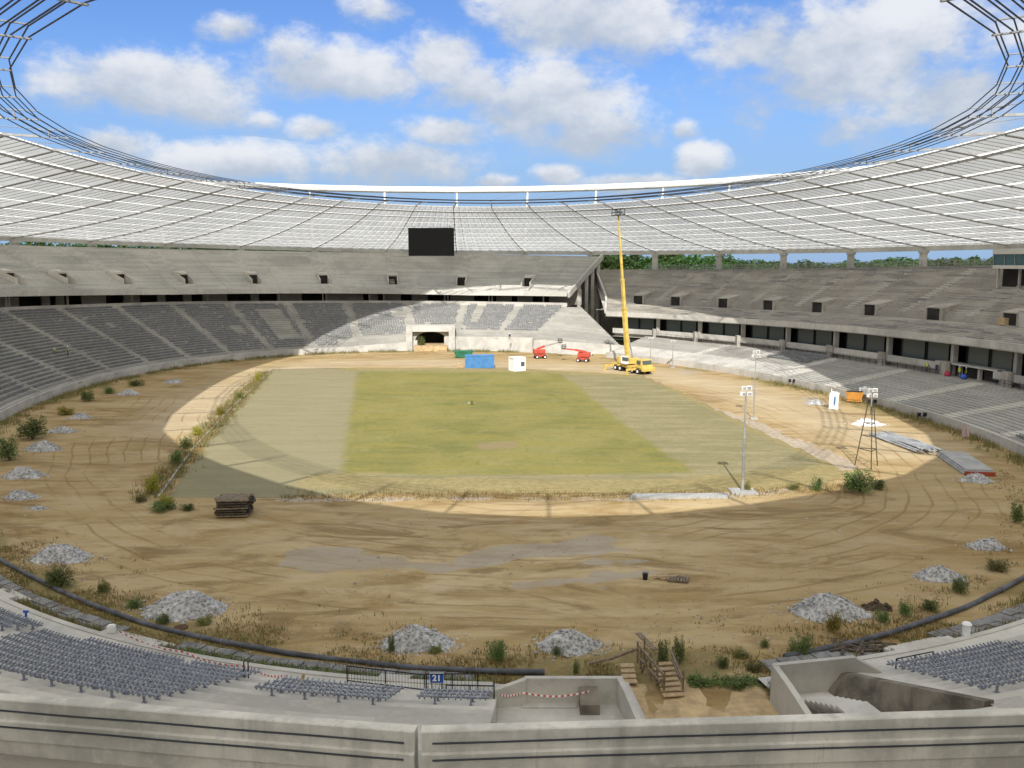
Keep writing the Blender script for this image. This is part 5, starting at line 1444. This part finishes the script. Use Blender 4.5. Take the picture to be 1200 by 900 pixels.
for (p1, p2) in (((752, 788, .1), (758, 772, 1.1)), ((764, 798, .1), (756, 776, 1.0)), ((770, 802, .1), (776, 796, 1.1))):
    mb = MB(); mb.beam(P_(*p1), P_(*p2), .09); mb.build('brace', M['wood'], t)
for i in range(7):
    q = P_(776 + i * 2.2, 778 + i * 6, .42 - .04 * i); mb = MB(); mb.box(tuple(q), (1.1, .34, .06), .12); mb.build('tread', M['wood_pale'], t)
for i in range(4):
    q = P_(735 + i * 1.0, 780 + i * 6.2, .25); mb = MB(); mb.box(tuple(q), (.75, .42, .06), .05); mb.build('tread', M['wood_pale'], t)
t2 = thing('wooden_railing', 'leaning grey wooden railing on the right of the walkway, half inside the bushes', 'railing', (0, 0, 0)); t = t2
rail_run([P_(786, 762, 1.2), P_(800, 796, 1.2)], .10, 'handrail'); rail_run([P_(787, 772, .7), P_(800, 802, .7)], .08, 'handrail')
for px, py in ((788, 782), (794, 796), (800, 812)):
    b0_ = P_(px, py, .05); mb = MB(); mb.beam(b0_, b0_ + Vector((0, 0, 1.2)), .09); mb.build('post', M['wood'], t)
# railings of the main stand
for k in range(10):
    a0 = 47 + 7.4 * k + (1.0)
    if 79 < a0 < 87: continue
    pass
for (ra_, rb2, lab) in ((42, 79.5, 'long dark railing in front of the right boxes, on the near side of the doorways'), (87, 129, 'long dark railing in front of the right boxes, from the doorways to the crane end')):
    base = PO((ra_ + rb2) / 2, 18.4, ztM); t = thing('stand_railing', lab, 'railing', base); mb = MB()
    for tt in np.arange(ra_, rb2, .9):
        zq = lambda q: ztM + (.5 * (q - 122) / 9 if q > 122 else 0)
        a_, b_ = PO(tt, 18.45, zq(tt)), PO(tt + .9, 18.45, zq(tt + .9))
        for h in (.55, 1.0): mb.beam(a_ + Vector((0, 0, h)) - base, b_ + Vector((0, 0, h)) - base, .05)
        mb.beam(a_ - base, a_ + Vector((0, 0, 1.0)) - base, .06)
    mb.build('rails', M['black'], t)
t = thing('top_fence', 'tall wire mesh fence along the top of the right main stand', 'fence', PO(115, 45.5, 19)); base = PO(115, 45.5, 19)
for (ta, tb) in ((88, 99), (99, 110), (110, 121), (121, 132), (132, 140)):
    mb = MB(); 
    for tt in np.arange(ta, tb - .01, 1.0):
        a_, b_ = PO(tt, 45.6, M_top(tt)), PO(tt + 1, 45.6, M_top(tt + 1))
        for h in (.1, .9, 1.7): mb.beam(a_ + Vector((0, 0, h)) - base, b_ + Vector((0, 0, h)) - base, .05)
        mb.beam(a_ - base, a_ + Vector((0, 0, 1.9)) - base, .08)
        for f in np.arange(.06, 1, .06): q = a_.lerp(b_, f) - base; mb.beam(q, q + Vector((0, 0, 1.7)), .02)
    mb.build('mesh_panel', M['grey_steel'], t)
# press box on top of the main stand at the right
ta, tb = 82.5, 90.2
t = thing('press_box', 'press box with a blue glass front on top of the right main stand', 'press box', PO(90, 38, 17))
base = PO(90, 38, 17); mb = MB(); T_ = seg_list(ta, tb, 1.0)
loft(mb, T_, lambda q: [(37, 20.4), (46.3, 20.4)]); loft(mb, T_, lambda q: [(36.6, 20.4), (36.6, 21.0), (37.2, 21.0)]); loft(mb, T_, lambda q: [(36.4, 22.9), (36.4, 23.8), (46.3, 24.0)]); loft(mb, T_, lambda q: [(36.4, 22.9), (46.3, 22.9)])
for q in (ta, tb): mb.quad(PO(q, 37, 20.4), PO(q, 46.3, 20.4), PO(q, 46.3, 23.8), PO(q, 37, 23.8))
mb.v = [tuple(Vector(v) - base) for v in mb.v]; mb.build('shell', M['conc_upper'], t)
mb = MB(); loft(mb, T_, lambda q: [(36.9, 21.0), (36.7, 22.9)]); mb.v = [tuple(Vector(v) - base) for v in mb.v]; gl_ = mb.build('window', M['blue_glass'], t)
mb = MB()
for q in T_: mb.beam(PO(q, 36.75, 21.0) - base, PO(q, 36.6, 22.9) - base, .1)
mb.build('mullions', M['grey_steel'], gl_)
mb = MB()
for q in T_[::2]: mb.beam(PO(q, 38, 17.0) - base, PO(q, 38, 20.4) - base, .35)
mb.build('legs', M['conc'], t)
mb = MB(); loft(mb, T_, lambda q: [(39, 16.5), (39, 20.4)]); mb.v = [tuple(Vector(v) - base) for v in mb.v]; mb.build('recess', M['interior'], t)
# odd things on the main stand gangway
p = PO(81.5, 29.2, M_lip(82) + 2.7); t = thing('white_hut', 'pale plywood hut on the right main stand gangway', 'hut', p, heading(82)); mb = MB(); mb.box((0, 0, 1.3), (2.4, 6, 2.6)); mb.build('body', M['conc_dust'], t); mb = MB(); mb.box((0, 0, 2.66), (2.7, 6.3, .12)); mb.build('roof', M['conc'], t); mb = MB(); mb.box((-1.22, 1.0, 1.8), (.05, 1.6, .7)); mb.build('window', M['bag_blue'], t)
p = PO(84.6, 28.0, M_lip(84) + 2.7); t = thing('yellow_crate', 'small yellow crate beside the pale hut on the main stand', 'crate', p, heading(84)); mb = MB(); mb.box((0, 0, .7), (1.0, 1.6, 1.2)); mb.build('body', M['wood_pale'], t); mb = MB(); [mb.box((0, y, .7), (1.06, .1, 1.3)) for y in (-.7, 0, .7)]; mb.build('battens', M['wood_pale'], t)

# ------------------------------------------------------------------ people
def person_mesh(pose):
    J_ = {'pel': (0, 0, .92), 'chest': (0, .02, 1.28), 'neck': (0, .02, 1.50), 'head': (0, .03, 1.62), 'top': (0, .03, 1.74),
          'hl': (-.10, 0, .90), 'kl': (-.12, .05, .50), 'al': (-.13, 0, .08), 'tl': (-.14, .16, .04), 'hr': (.10, 0, .90), 'kr': (.12, .06, .50), 'ar': (.13, -.02, .08), 'tr': (.14, .14, .04),
          'sl': (-.19, .02, 1.42), 'el': (-.26, .02, 1.14), 'wl': (-.25, .12, .90), 'fl': (-.24, .17, .80), 'sr': (.19, .02, 1.42), 'er': (.26, .02, 1.14), 'wr': (.24, .14, .90), 'fr': (.22, .2, .81)}
    if pose == 'bend':
        for k_, v in {'chest': (0, .28, 1.18), 'neck': (0, .46, 1.30), 'head': (0, .55, 1.38), 'top': (0, .63, 1.45), 'sl': (-.19, .38, 1.24), 'el': (-.22, .48, .98), 'wl': (-.18, .58, .74), 'fl': (-.15, .6, .64), 'sr': (.19, .38, 1.24), 'er': (.22, .48, .98), 'wr': (.18, .58, .74), 'fr': (.15, .6, .64)}.items(): J_[k_] = v
    if pose == 'walk':
        for k_, v in {'kl': (-.11, .2, .52), 'al': (-.11, .22, .09), 'tl': (-.11, .38, .06), 'kr': (.11, -.04, .48), 'ar': (.11, -.3, .13), 'tr': (.11, -.18, .04), 'wl': (-.27, -.08, .92), 'fl': (-.27, -.1, .82), 'wr': (.25, .28, .98), 'fr': (.24, .34, .9)}.items(): J_[k_] = v
    E_ = [('pel', 'chest'), ('chest', 'neck'), ('neck', 'head'), ('head', 'top'), ('pel', 'hl'), ('hl', 'kl'), ('kl', 'al'), ('al', 'tl'), ('pel', 'hr'), ('hr', 'kr'), ('kr', 'ar'), ('ar', 'tr'),
          ('chest', 'sl'), ('sl', 'el'), ('el', 'wl'), ('wl', 'fl'), ('chest', 'sr'), ('sr', 'er'), ('er', 'wr'), ('wr', 'fr')]
    RR = dict(pel=.15, chest=.155, neck=.06, head=.095, top=.08, hl=.10, kl=.07, al=.05, tl=.045, hr=.10, kr=.07, ar=.05, tr=.045, sl=.07, el=.05, wl=.038, fl=.04, sr=.07, er=.05, wr=.038, fr=.04)
    ks = list(J_); me = bpy.data.meshes.new('person_src'); me.from_pydata([J_[k_] for k_ in ks], [(ks.index(a), ks.index(b_)) for a, b_ in E_], [])
    o = bpy.data.objects.new('person_src', me); col.objects.link(o); md = o.modifiers.new('skin', 'SKIN'); 
    for i, k_ in enumerate(ks): me.skin_vertices[0].data[i].radius = (RR[k_], RR[k_] * .8); me.skin_vertices[0].data[i].use_root = (k_ == 'pel')
    o.modifiers.new('sub', 'SUBSURF').levels = 1
    bpy.context.view_layer.update(); dg = bpy.context.evaluated_depsgraph_get(); out = bpy.data.meshes.new_from_object(o.evaluated_get(dg)); bpy.data.objects.remove(o)
    out.materials.clear(); out.materials.append(M['work_blue']); out.materials.append(M['skin'])
    for pl_ in out.polygons:
        c = pl_.center; hd = Vector(J_['head'])
        if (c - hd).length < .16 or min((c - Vector(J_['fl'])).length, (c - Vector(J_['fr'])).length) < .09: pl_.material_index = 1
        pl_.use_smooth = True
    return out, J_
PM = {q: person_mesh(q) for q in ('stand', 'bend', 'walk')}
VEST, HELM = {}, {}
for q, (me_, J_) in PM.items():
    bm = bmesh.new(); bm.from_mesh(me_)
    c, h, n_ = Vector(J_['chest']), Vector(J_['pel']), Vector(J_['neck'])
    for f in list(bm.faces):
        ce = f.calc_center_median(); ax = (n_ - h); tt = (ce - h).dot(ax) / ax.length_squared; dd = (ce - h - ax * tt).length
        if not (.05 < tt < .93 and dd < .205): bm.faces.remove(f) if False else f.select_set(True)
    bmesh.ops.delete(bm, geom=[f for f in bm.faces if f.select], context='FACES')
    bm.normal_update()
    for v in bm.verts: v.co += v.normal * .018
    vm = bpy.data.meshes.new('vest'); bm.to_mesh(vm); bm.free(); vm.materials.clear(); vm.materials.append(M['vest']); VEST[q] = vm
    bm = bmesh.new(); bmesh.ops.create_uvsphere(bm, u_segments=12, v_segments=8, radius=.135)
    bmesh.ops.delete(bm, geom=[v for v in bm.verts if v.co.z < -.01], context='VERTS')
    hd = Vector(J_['head']).lerp(Vector(J_['top']), .55)
    for v in bm.verts: v.co += hd
    hm = bpy.data.meshes.new('helmet'); bm.to_mesh(hm); bm.free(); hm.materials.append(M['helmet']); HELM[q] = hm
def person(loc, rz, pose, label, vest=True, helmet=True, grp='site workers'):
    o = bpy.data.objects.new('person', PM[pose][0]); col.objects.link(o); o.location = loc; o.rotation_euler = (0, 0, rz); tag(o, label, 'person', grp)
    if vest: v = bpy.data.objects.new('vest', VEST[pose]); col.objects.link(v); v.parent = o
    if helmet: h = bpy.data.objects.new('helmet', HELM[pose]); col.objects.link(h); h.parent = o
    return o
def on_row(sec, px, py):
    """point on a lower tier seen at the pixel"""
    zz = 3.0
    for _ in range(50):
        p_ = at(px, py, zz); td, o = plan(p_.x, p_.y)
        if sec == 'L': r_ = min(NR1, max(0, math.floor((o - 2.4) / .9) + 1)); z2 = L_f(td) + (L_t1(td) - 1 - L_f(td)) * r_ / NR1
        else: r_ = min(NRM, max(0, math.floor((o - 2.4) / .889) + 1)); z2 = zfM + (ztM - zfM) * r_ / NRM
        zz = .7 * zz + .3 * z2
    p_ = at(px, py, zz); p_.z = z2; return p_
person(on_row('L', 65, 416), R(200), 'bend', 'worker in a yellow vest bending on the left seat rows, left one of a pair')
person(on_row('L', 80, 417), R(120), 'stand', 'worker in a pale vest standing on the left aisle, right of a pair')
person(on_row('L', 305, 374), R(180), 'stand', 'worker standing high among the far left seat rows, left of two', False)
person(on_row('L', 317, 376), R(150), 'bend', 'dark clothed worker bending in the far left seat rows, right of two', False)
person(on_row('L', 597, 398), R(190), 'bend', 'worker in a red top bending on the far aisle right of the tunnel', False)
wz = ztM + .02
for i, (td, o, rz_, pose, lab, v, h) in enumerate([(87.6, 18.9, 2, 'stand', 'worker in a green vest left of the dark doorways under the boxes', True, False), (86.5, 19.0, 3, 'stand', 'worker in blue clothes beside the first dark doorway under the boxes', False, False),
        (85.3, 19.2, 1, 'stand', 'worker in dark clothes and white helmet in front of the first doorway', False, True), (83.9, 19.2, 2.6, 'walk', 'worker in a yellow vest in front of the second doorway, left of a pair', True, True), (83.2, 19.3, 4, 'stand', 'worker in a yellow vest in front of the second doorway, right of a pair', True, True)]):
    p_ = PO(td, o, wz); person(p_, rz_, pose, lab, v, h)
for td, m_, lab in ((85.0, 'bag_red', 'red and blue sack on the walkway by the doorway workers'), (83.0, 'bag_blue', 'blue sack on the walkway in front of the yellow vested workers')):
    p_ = PO(td, 18.7, wz); o = MB(); n = 10
    o.tube([(0, 0, 0), (0, 0, .15), (0, 0, .55), (0, 0, .75), (.05, 0, .85)], [.4, .5, .46, .25, .1], 10); ob = o.build('sack', M[m_], None, True); ob.location = p_; tag(ob, lab, 'sack')
# floodlights lying on the far stand and small items
for px, py, lab in ((828, 428, 'small black speaker box on the ground edge of the right stand, nearest the crane'), (928, 451, 'small black speaker box at the foot of the right stand, middle one'), (1022, 476, 'small black speaker box at the foot of the right stand by the water tank'), (1080, 492, 'small black speaker box farthest right at the foot of the right stand')):
    p_ = at(px, py, .2); t = thing('floor_lamp', lab.replace('speaker box', 'work lamp'), 'work lamp', p_, 0, 'work lamps at the foot of the right stand')
    mb = MB(); [mb.box((x, 0, .75), (.42, .35, .5), .3 * x) for x in (-.4, .4)]; mb.build('lamps', M['black'], t); mb = MB(); mb.beam((-.5, .1, .1), (-.4, 0, .6), .06); mb.beam((.5, .1, .1), (.4, 0, .6), .06); mb.beam((-.6, 0, .5), (.6, 0, .5), .06); mb.build('stand', M['black'], t)
t = thing('pink_marker', 'pale pink upright marker board at the foot of the right stand', 'marker', at(1131, 512, .3)); mb = MB(); mb.box((-.2, 0, .9), (.3, .25, 1.7)); mb.box((.25, 0, .6), (.35, .25, 1.1)); mb.build('boards', simple('pale_pink', (.55, .42, .42)), t)

# ------------------------------------------------------------------ plants
def leaf_cluster(mb, c, rx, ry, rz_, n, s, rr):
    for _ in range(n):
        while True:
            x, y, z = rr.uniform(-1, 1), rr.uniform(-1, 1), rr.uniform(-1, 1)
            d = x * x + y * y + z * z
            if d < 1 and d > rr.random() * .55: break
        p_ = Vector((c[0] + x * rx, c[1] + y * ry, c[2] + z * rz_)); a = Vector((rr.gauss(0, 1), rr.gauss(0, 1), rr.gauss(0, .6))).normalized()
        b2 = a.cross(Vector((rr.gauss(0, 1), rr.gauss(0, 1), rr.gauss(0, 1)))).normalized(); k_ = s * rr.uniform(.6, 1.3)
        mb.add([p_ - a * k_, p_ + b2 * k_ * .45, p_ + a * k_, p_ - b2 * k_ * .45], [(0, 1, 2, 3)])
def bush_protos(seed, mat, tall, thin=1.0):
    rr = random.Random(seed); st_ = MB(); lf = MB(); ns = 12
    for i in range(ns):
        a = rr.uniform(0, 2 * PI); sp_ = rr.uniform(.15, .55); h = rr.uniform(.55, 1.0)
        top = Vector((math.cos(a) * sp_, math.sin(a) * sp_, h)); st_.tube([(0, 0, 0), tuple(top * .5 + Vector((0, 0, .06))), tuple(top)], [.018, .013, .006], 4)
        leaf_cluster(lf, tuple(top * .72), .20 * thin, .20 * thin, .26 * h, 60, .042, rr); leaf_cluster(lf, tuple(top * .95), .13 * thin, .13 * thin, .14, 26, .038, rr); leaf_cluster(lf, (top.x * .75, top.y * .75, top.z * .34), .22, .22, .24 * h, 70, .045, rr)
    return st_, lf, mat
BPR = []
for sd_, mt in ((1, 'bush'), (2, 'bush'), (3, 'weed'), (4, 'yellowweed'), (5, 'bush')):
    st_, lf, mt = bush_protos(sd_, mt, 1, 1.0)
    a = st_.build('stems', M['bark']); b_ = lf.build('leaves', M[mt]); BPR.append((a.data, b_.data)); bpy.data.objects.remove(a); bpy.data.objects.remove(b_)
def bush(px, py, hpx, wpx, k_, label, cat='bush', grp='bushes on the arena edge', name='bush', z=0):
    p_ = at(px, py, z); s = p_.length / FPX; t = thing(name, label, cat, p_, random.uniform(0, 6), grp); h, w_ = hpx * s * .9, wpx * s * .84
    for nm, me_ in zip(('stems', 'leaves'), BPR[k_]):
        o = bpy.data.objects.new(nm, me_); col.objects.link(o); o.parent = t; o.scale = (w_ / 1.25, w_ / 1.25, h)
random.seed(12)
BL = [(38, 514, 26, 42, 0, 'tall bushy green shrub at the left edge beside the third gravel pile'), (12, 540, 30, 34, 1, 'tall green shrub at the far left edge, above the close pair of piles'), (78, 486, 10, 26, 3, 'yellowish weed clump above the left gravel piles'), (104, 470, 13, 24, 0, 'rounded green bush under the left seat rows, above the yellow weeds'),
      (128, 461, 9, 20, 1, 'small green bush under the left seat rows, right of the rounded one'), (160, 452, 8, 24, 0, 'low green bush under the left rows, between the two small piles'), (72, 687, 26, 42, 0, 'broad green bush between the tall left gravel pile and the black pipe'), (122, 694, 16, 24, 2, 'dry brownish weed clump right of the tall left pile'), (160, 712, 12, 26, 1, 'low dark green bush at the left end of the wide left pile'),
      (190, 730, 12, 26, 0, 'low green bush below the wide left gravel pile'), (240, 731, 10, 30, 2, 'pale weed clump at the right foot of the wide left pile'), (458, 765, 26, 14, 0, 'green shoot growing at the left end of the pile by the sign'), (580, 774, 34, 36, 1, 'round leafy green bush between the two middle gravel piles'), (510, 765, 10, 26, 2, 'pale weeds at the right foot of the pile by the sign'), (675, 791, 24, 14, 4, 'narrow dark shrub in front of the left concrete entrance'), (652, 768, 14, 16, 0, 'small bush at the left end of the pile above the entrance'),
      (778, 780, 36, 24, 0, 'dark green bush beside the wooden walkway, left one of two'), (797, 778, 38, 24, 4, 'dark green bush beside the wooden walkway, right one of two'), (845, 782, 18, 24, 1, 'low green bush right of the walkway bushes'), (868, 770, 12, 30, 2, 'sparse weed patch in front of the gap'), (895, 759, 12, 18, 1, 'small green bush above the right concrete entrance'), (938, 765, 24, 42, 0, 'broad dark bush at the left end of the right black pipe'), (885, 786, 14, 34, 2, 'dry weed clump left of the right entrance'),
      (975, 740, 28, 26, 3, 'yellow green shrub at the foot of the largest right pile'), (1032, 728, 16, 24, 1, 'green bush below the dark rubble heap'), (1062, 722, 20, 22, 4, 'dark green bush right of the dark rubble heap'), (1092, 716, 14, 30, 1, 'low green bush between the rubble heap and the next pile'), (1126, 696, 22, 26, 0, 'green bush at the right foot of the second right pile'), (1190, 612, 26, 22, 1, 'green shrub at the right edge below the slabs'), (1168, 668, 14, 36, 2, 'low weeds near the smallest right pile'),
      (1008, 577, 30, 50, 0, 'large bushy shrub at the near right corner of the pitch'), (957, 575, 18, 20, 0, 'small round bush left of the large corner shrub'), (1026, 573, 14, 26, 1, 'low bush right of the large corner shrub'), (930, 574, 10, 22, 2, 'low dry weeds right of the tall light mast'), (876, 576, 14, 14, 2, 'weeds growing at the foot of the tall light mast'), (178, 578, 26, 22, 3, 'yellow flowering shrub at the near left corner of the pitch'), (196, 596, 20, 24, 3, 'yellow weed clump below the yellow flowering shrub'), (192, 598, 12, 44, 0, 'low green bush under the yellow weeds at the pitch corner'), (218, 598, 10, 24, 1, 'small green bush left of the dark timber stack'),
      (165, 588, 10, 20, 2, 'dry weeds left of the yellow flowering shrub'), (205, 545, 20, 24, 1, 'dark green bush on the left kerb, lowest of a line'), (218, 526, 16, 20, 0, 'green bush on the left kerb, second of a line'), (232, 510, 12, 18, 3, 'yellow green bush on the left kerb near the ring shadow'), (258, 487, 12, 16, 3, 'yellow weeds halfway along the left kerb'), (280, 468, 12, 14, 2, 'pale weeds on the upper half of the left kerb'), (302, 448, 14, 12, 3, 'yellow green weeds at the upper end of the left kerb'),
      (493, 411, 20, 14, 0, 'green bush at the left jamb of the far tunnel'), (529, 411, 14, 8, 2, 'thin weeds at the right jamb of the far tunnel'), (553, 475, 8, 8, 3, 'small weed on the stone heap in the pitch'), (820, 803, 16, 40, 1, 'low green bush spreading on the sandy gap, left one'), (865, 804, 16, 50, 0, 'low green bush spreading on the sandy gap, right one'), (905, 815, 22, 24, 4, 'dark green shrub against the right entrance wall')]
for (px, py, h, w_, k_, lab) in BL: bush(px, py, h, w_, k_, lab)

# low ground cover: dry grass and weeds, uncountable
rr = random.Random(31); gc = MB(); dc = MB()
def tuft(mb, p_, h, n, sp_):
    for _ in range(n):
        a = rr.uniform(0, 2 * PI); b0_ = Vector((p_.x + rr.gauss(0, sp_), p_.y + rr.gauss(0, sp_), p_.z)); l = Vector((math.cos(a) * h * .4, math.sin(a) * h * .4, h * rr.uniform(.6, 1.2))); w_ = Vector((-math.sin(a), math.cos(a), 0)) * .035
        mb.add([b0_ - w_, b0_ + w_, b0_ + l], [(0, 1, 2)])
for _ in range(9000):
    td = rr.uniform(306, 412); o = -abs(rr.gauss(0, 2.6)) + 1.6 + rr.uniform(-.6, .6)
    nz_ = mnoise.noise(Vector((td * .22, o * .35, 8)))
    if nz_ < -.05 or (GAP0 < td < GAP1 and rr.random() < .7): continue
    tuft(dc if rr.random() < .62 else gc, PO(td, o, 0), rr.uniform(.1, .3), 5, .22)
for _ in range(1300):                                          # green strip behind the slabs
    td = rr.uniform(306, 345) if rr.random() < .75 else rr.uniform(357, 395)
    tuft(gc if rr.random() < .7 else dc, PO(td, rr.uniform(2.0, 2.8), .15), rr.uniform(.25, .6), 6, .14)
for _ in range(2600):                                          # foot of the left, far and right stands
    td = rr.uniform(150, 304) if rr.random() < .72 else rr.uniform(42, 100)
    if mnoise.noise(Vector((td * .3, 2, 8))) < -.25: continue
    tuft(gc if rr.random() < .75 else dc, PO(td, 1.6 - abs(rr.gauss(0, 1.1)), 0), rr.uniform(.3, .9), 6, .3)
for _ in range(1100):                                          # left kerb of the pitch
    f = rr.random(); a_ = at(184, 584).lerp(at(317, 436), f); tuft(gc if rr.random() < .5 else dc, a_ + Vector((rr.gauss(-.7, .8), rr.gauss(0, .8), 0)), rr.uniform(.25, .8), 6, .25)
for _ in range(900):                                           # near edge of the pitch
    px = rr.uniform(330, 1010); p_ = at(px, 581 + rr.gauss(0, 3.0) - max(0, (px - 800)) * .05); tuft(dc if rr.random() < .75 else gc, p_, rr.uniform(.15, .4), 5, .25)
tag(gc.build('weeds', M['weed']), kind='stuff'); tag(dc.build('dry_grass', M['dry']), kind='stuff')
bpy.data.objects['weeds']['label'] = 'low green weeds along the edges of the arena and pitch'; bpy.data.objects['dry_grass']['label'] = 'straw coloured dry grass along the edges of the arena and pitch'
stn = MB(); rr = random.Random(77)
for _ in range(2600):
    px, py = rr.uniform(-40, 1240), 590 + 190 * rr.random() ** .8; p_ = at(px, py, 0); td, o = plan(p_.x, p_.y) if _ % 1 == 0 else (0, 0)
    if o > .8: continue
    s_ = rr.uniform(.03, .09) * (1 + 1.3 * (rr.random() < .06)); p_.z = .05 * mnoise.noise(Vector((p_.x * .1, p_.y * .1, 1)))
    vv = [Vector((rr.uniform(.5, 1.2) * sx, rr.uniform(.5, 1.2) * sy, rr.uniform(.4, .9) * sz)) * s_ for sx, sy, sz in ((1, 0, 0), (-1, 0, 0), (0, 1, 0), (0, -1, 0), (0, 0, 1), (0, 0, -1))]
    stn.add([v + p_ for v in vv], [(0, 2, 4), (2, 1, 4), (1, 3, 4), (3, 0, 4), (2, 0, 5), (1, 2, 5), (3, 1, 5), (0, 3, 5)])
tag(stn.build('pebbles', simple('pebble_stone', (.40, .35, .28), .9, 0, .4, 3)), 'loose stones scattered over the bare dirt', kind='stuff')
# nettles: dense low green leaves along the terrace foot
nl = MB()
for _ in range(520):
    td = rr.uniform(329.5, 344.5); leaf_cluster(nl, tuple(PO(td, rr.uniform(2.0, 2.75), .38)), .24, .2, .22, 11, .065, rr)
for _ in range(260):
    leaf_cluster(nl, tuple(at(rr.uniform(808, 905), 799 + rr.gauss(0, 3), .1)), .25, .2, .14, 9, .07, rr)
tag(nl.build('nettles', M['bush']), 'dense low green leaves along the foot of the near terrace', None, None, 'stuff')

# ------------------------------------------------------------------ trees beyond the stands
def tree_proto(seed, kind):
    rr = random.Random(seed); tk = MB(); cr = MB(); h = 1.0
    tk.tube([(0, 0, -.02), (.004, 0, .3), (-.005, .005, .62), (0, 0, .92)], [.024, .018, .011, .003], 7)
    wide = .15 if kind == 'poplar' else .30; n = 26 if kind == 'poplar' else 24
    for i in range(n):
        f = (i + .5) / n; z = (.16 + .8 * f) if kind == 'poplar' else (.3 + .66 * f); a = i * 2.4 + rr.uniform(-.4, .4)
        r_ = wide * (math.sin(PI * min(1, max(0.02, (f * .92 + .06)))) ** .6) * rr.uniform(.45, 1.0)
        e = Vector((math.cos(a) * r_, math.sin(a) * r_, z)); tk.tube([(0, 0, z - .12), tuple(e * .6 + Vector((0, 0, z * .4 - .03))), tuple(e)], [.008, .005, .002], 4)
        leaf_cluster(cr, tuple(e), wide * .42, wide * .42, .075, 120, .022, rr); leaf_cluster(cr, (e.x * .4, e.y * .4, e.z), wide * .36, wide * .36, .07, 60, .024, rr)
    return tk, cr
TPR = []
for sd_, kd in ((1, 'poplar'), (2, 'poplar'), (3, 'round'), (4, 'round'), (5, 'round')):
    tk, cr = tree_proto(sd_, kd); a = tk.build('trunk', M['bark']); b_ = cr.build('crown', M['leaf']); TPR.append((a.data, b_.data, kd)); bpy.data.objects.remove(a); bpy.data.objects.remove(b_)
def tree(px, topy, d, k_, label, grp, wide=1.0):
    q = at_d(px, topy, d); h = q.z + .35; t = thing('poplar_tree' if TPR[k_][2] == 'poplar' else 'broadleaf_tree', label, 'tree', (q.x, q.y, -.35), random.uniform(0, 6), grp)
    for nm, me_ in zip(('trunk', 'crown'), TPR[k_][:2]):
        o = bpy.data.objects.new(nm, me_); col.objects.link(o); o.parent = t; o.scale = (h * wide, h * wide, h)
random.seed(44)
TR = 'trees beyond the right main stand'
for i in range(11):
    tree(700 + i * 9.5 + random.uniform(-3, 3), 298 + random.uniform(-3, 4), 330 + random.uniform(-12, 14), i % 2, 'tall slender poplar in the dense row beyond the corner right of the upper tier', TR, 1.15)
for i in range(10):
    px = 792 + i * 9 + random.uniform(-3, 3); tree(px, 300 + random.uniform(-2, 5) + max(0, (px - 845)) * .12, 300 + random.uniform(-10, 25), 2 + i % 3, 'leafy broad tree beyond the stand behind the left roof columns', TR, 1.05)
for i in range(24):
    px = 886 + i * 7 + random.uniform(-3, 3); tree(px, 307 + random.uniform(-2, 5), 310 + random.uniform(-10, 30), 2 + i % 3, 'darker rounded tree low on the skyline between the right roof columns', TR, 1.3)
for i in range(15):
    px = 1046 + i * 9.5 + random.uniform(-3, 3); tree(px, 303 + random.uniform(-2, 5), 290 + random.uniform(-10, 30), (0, 2, 1, 3)[i % 4], 'tree on the skyline near the press box', TR, 1.2)
TL = 'trees seen through the slit under the left roof'
for i in range(34):
    px = -20 + i * 16.5; tree(px, 284 + px * .012 + random.uniform(-2, 2), 300 + random.uniform(-8, 12) if px > 330 else 275 + random.uniform(-5, 10), 2 + i % 3, 'green tree glimpsed in the narrow slit between the left upper tier and the roof', TL, .85)
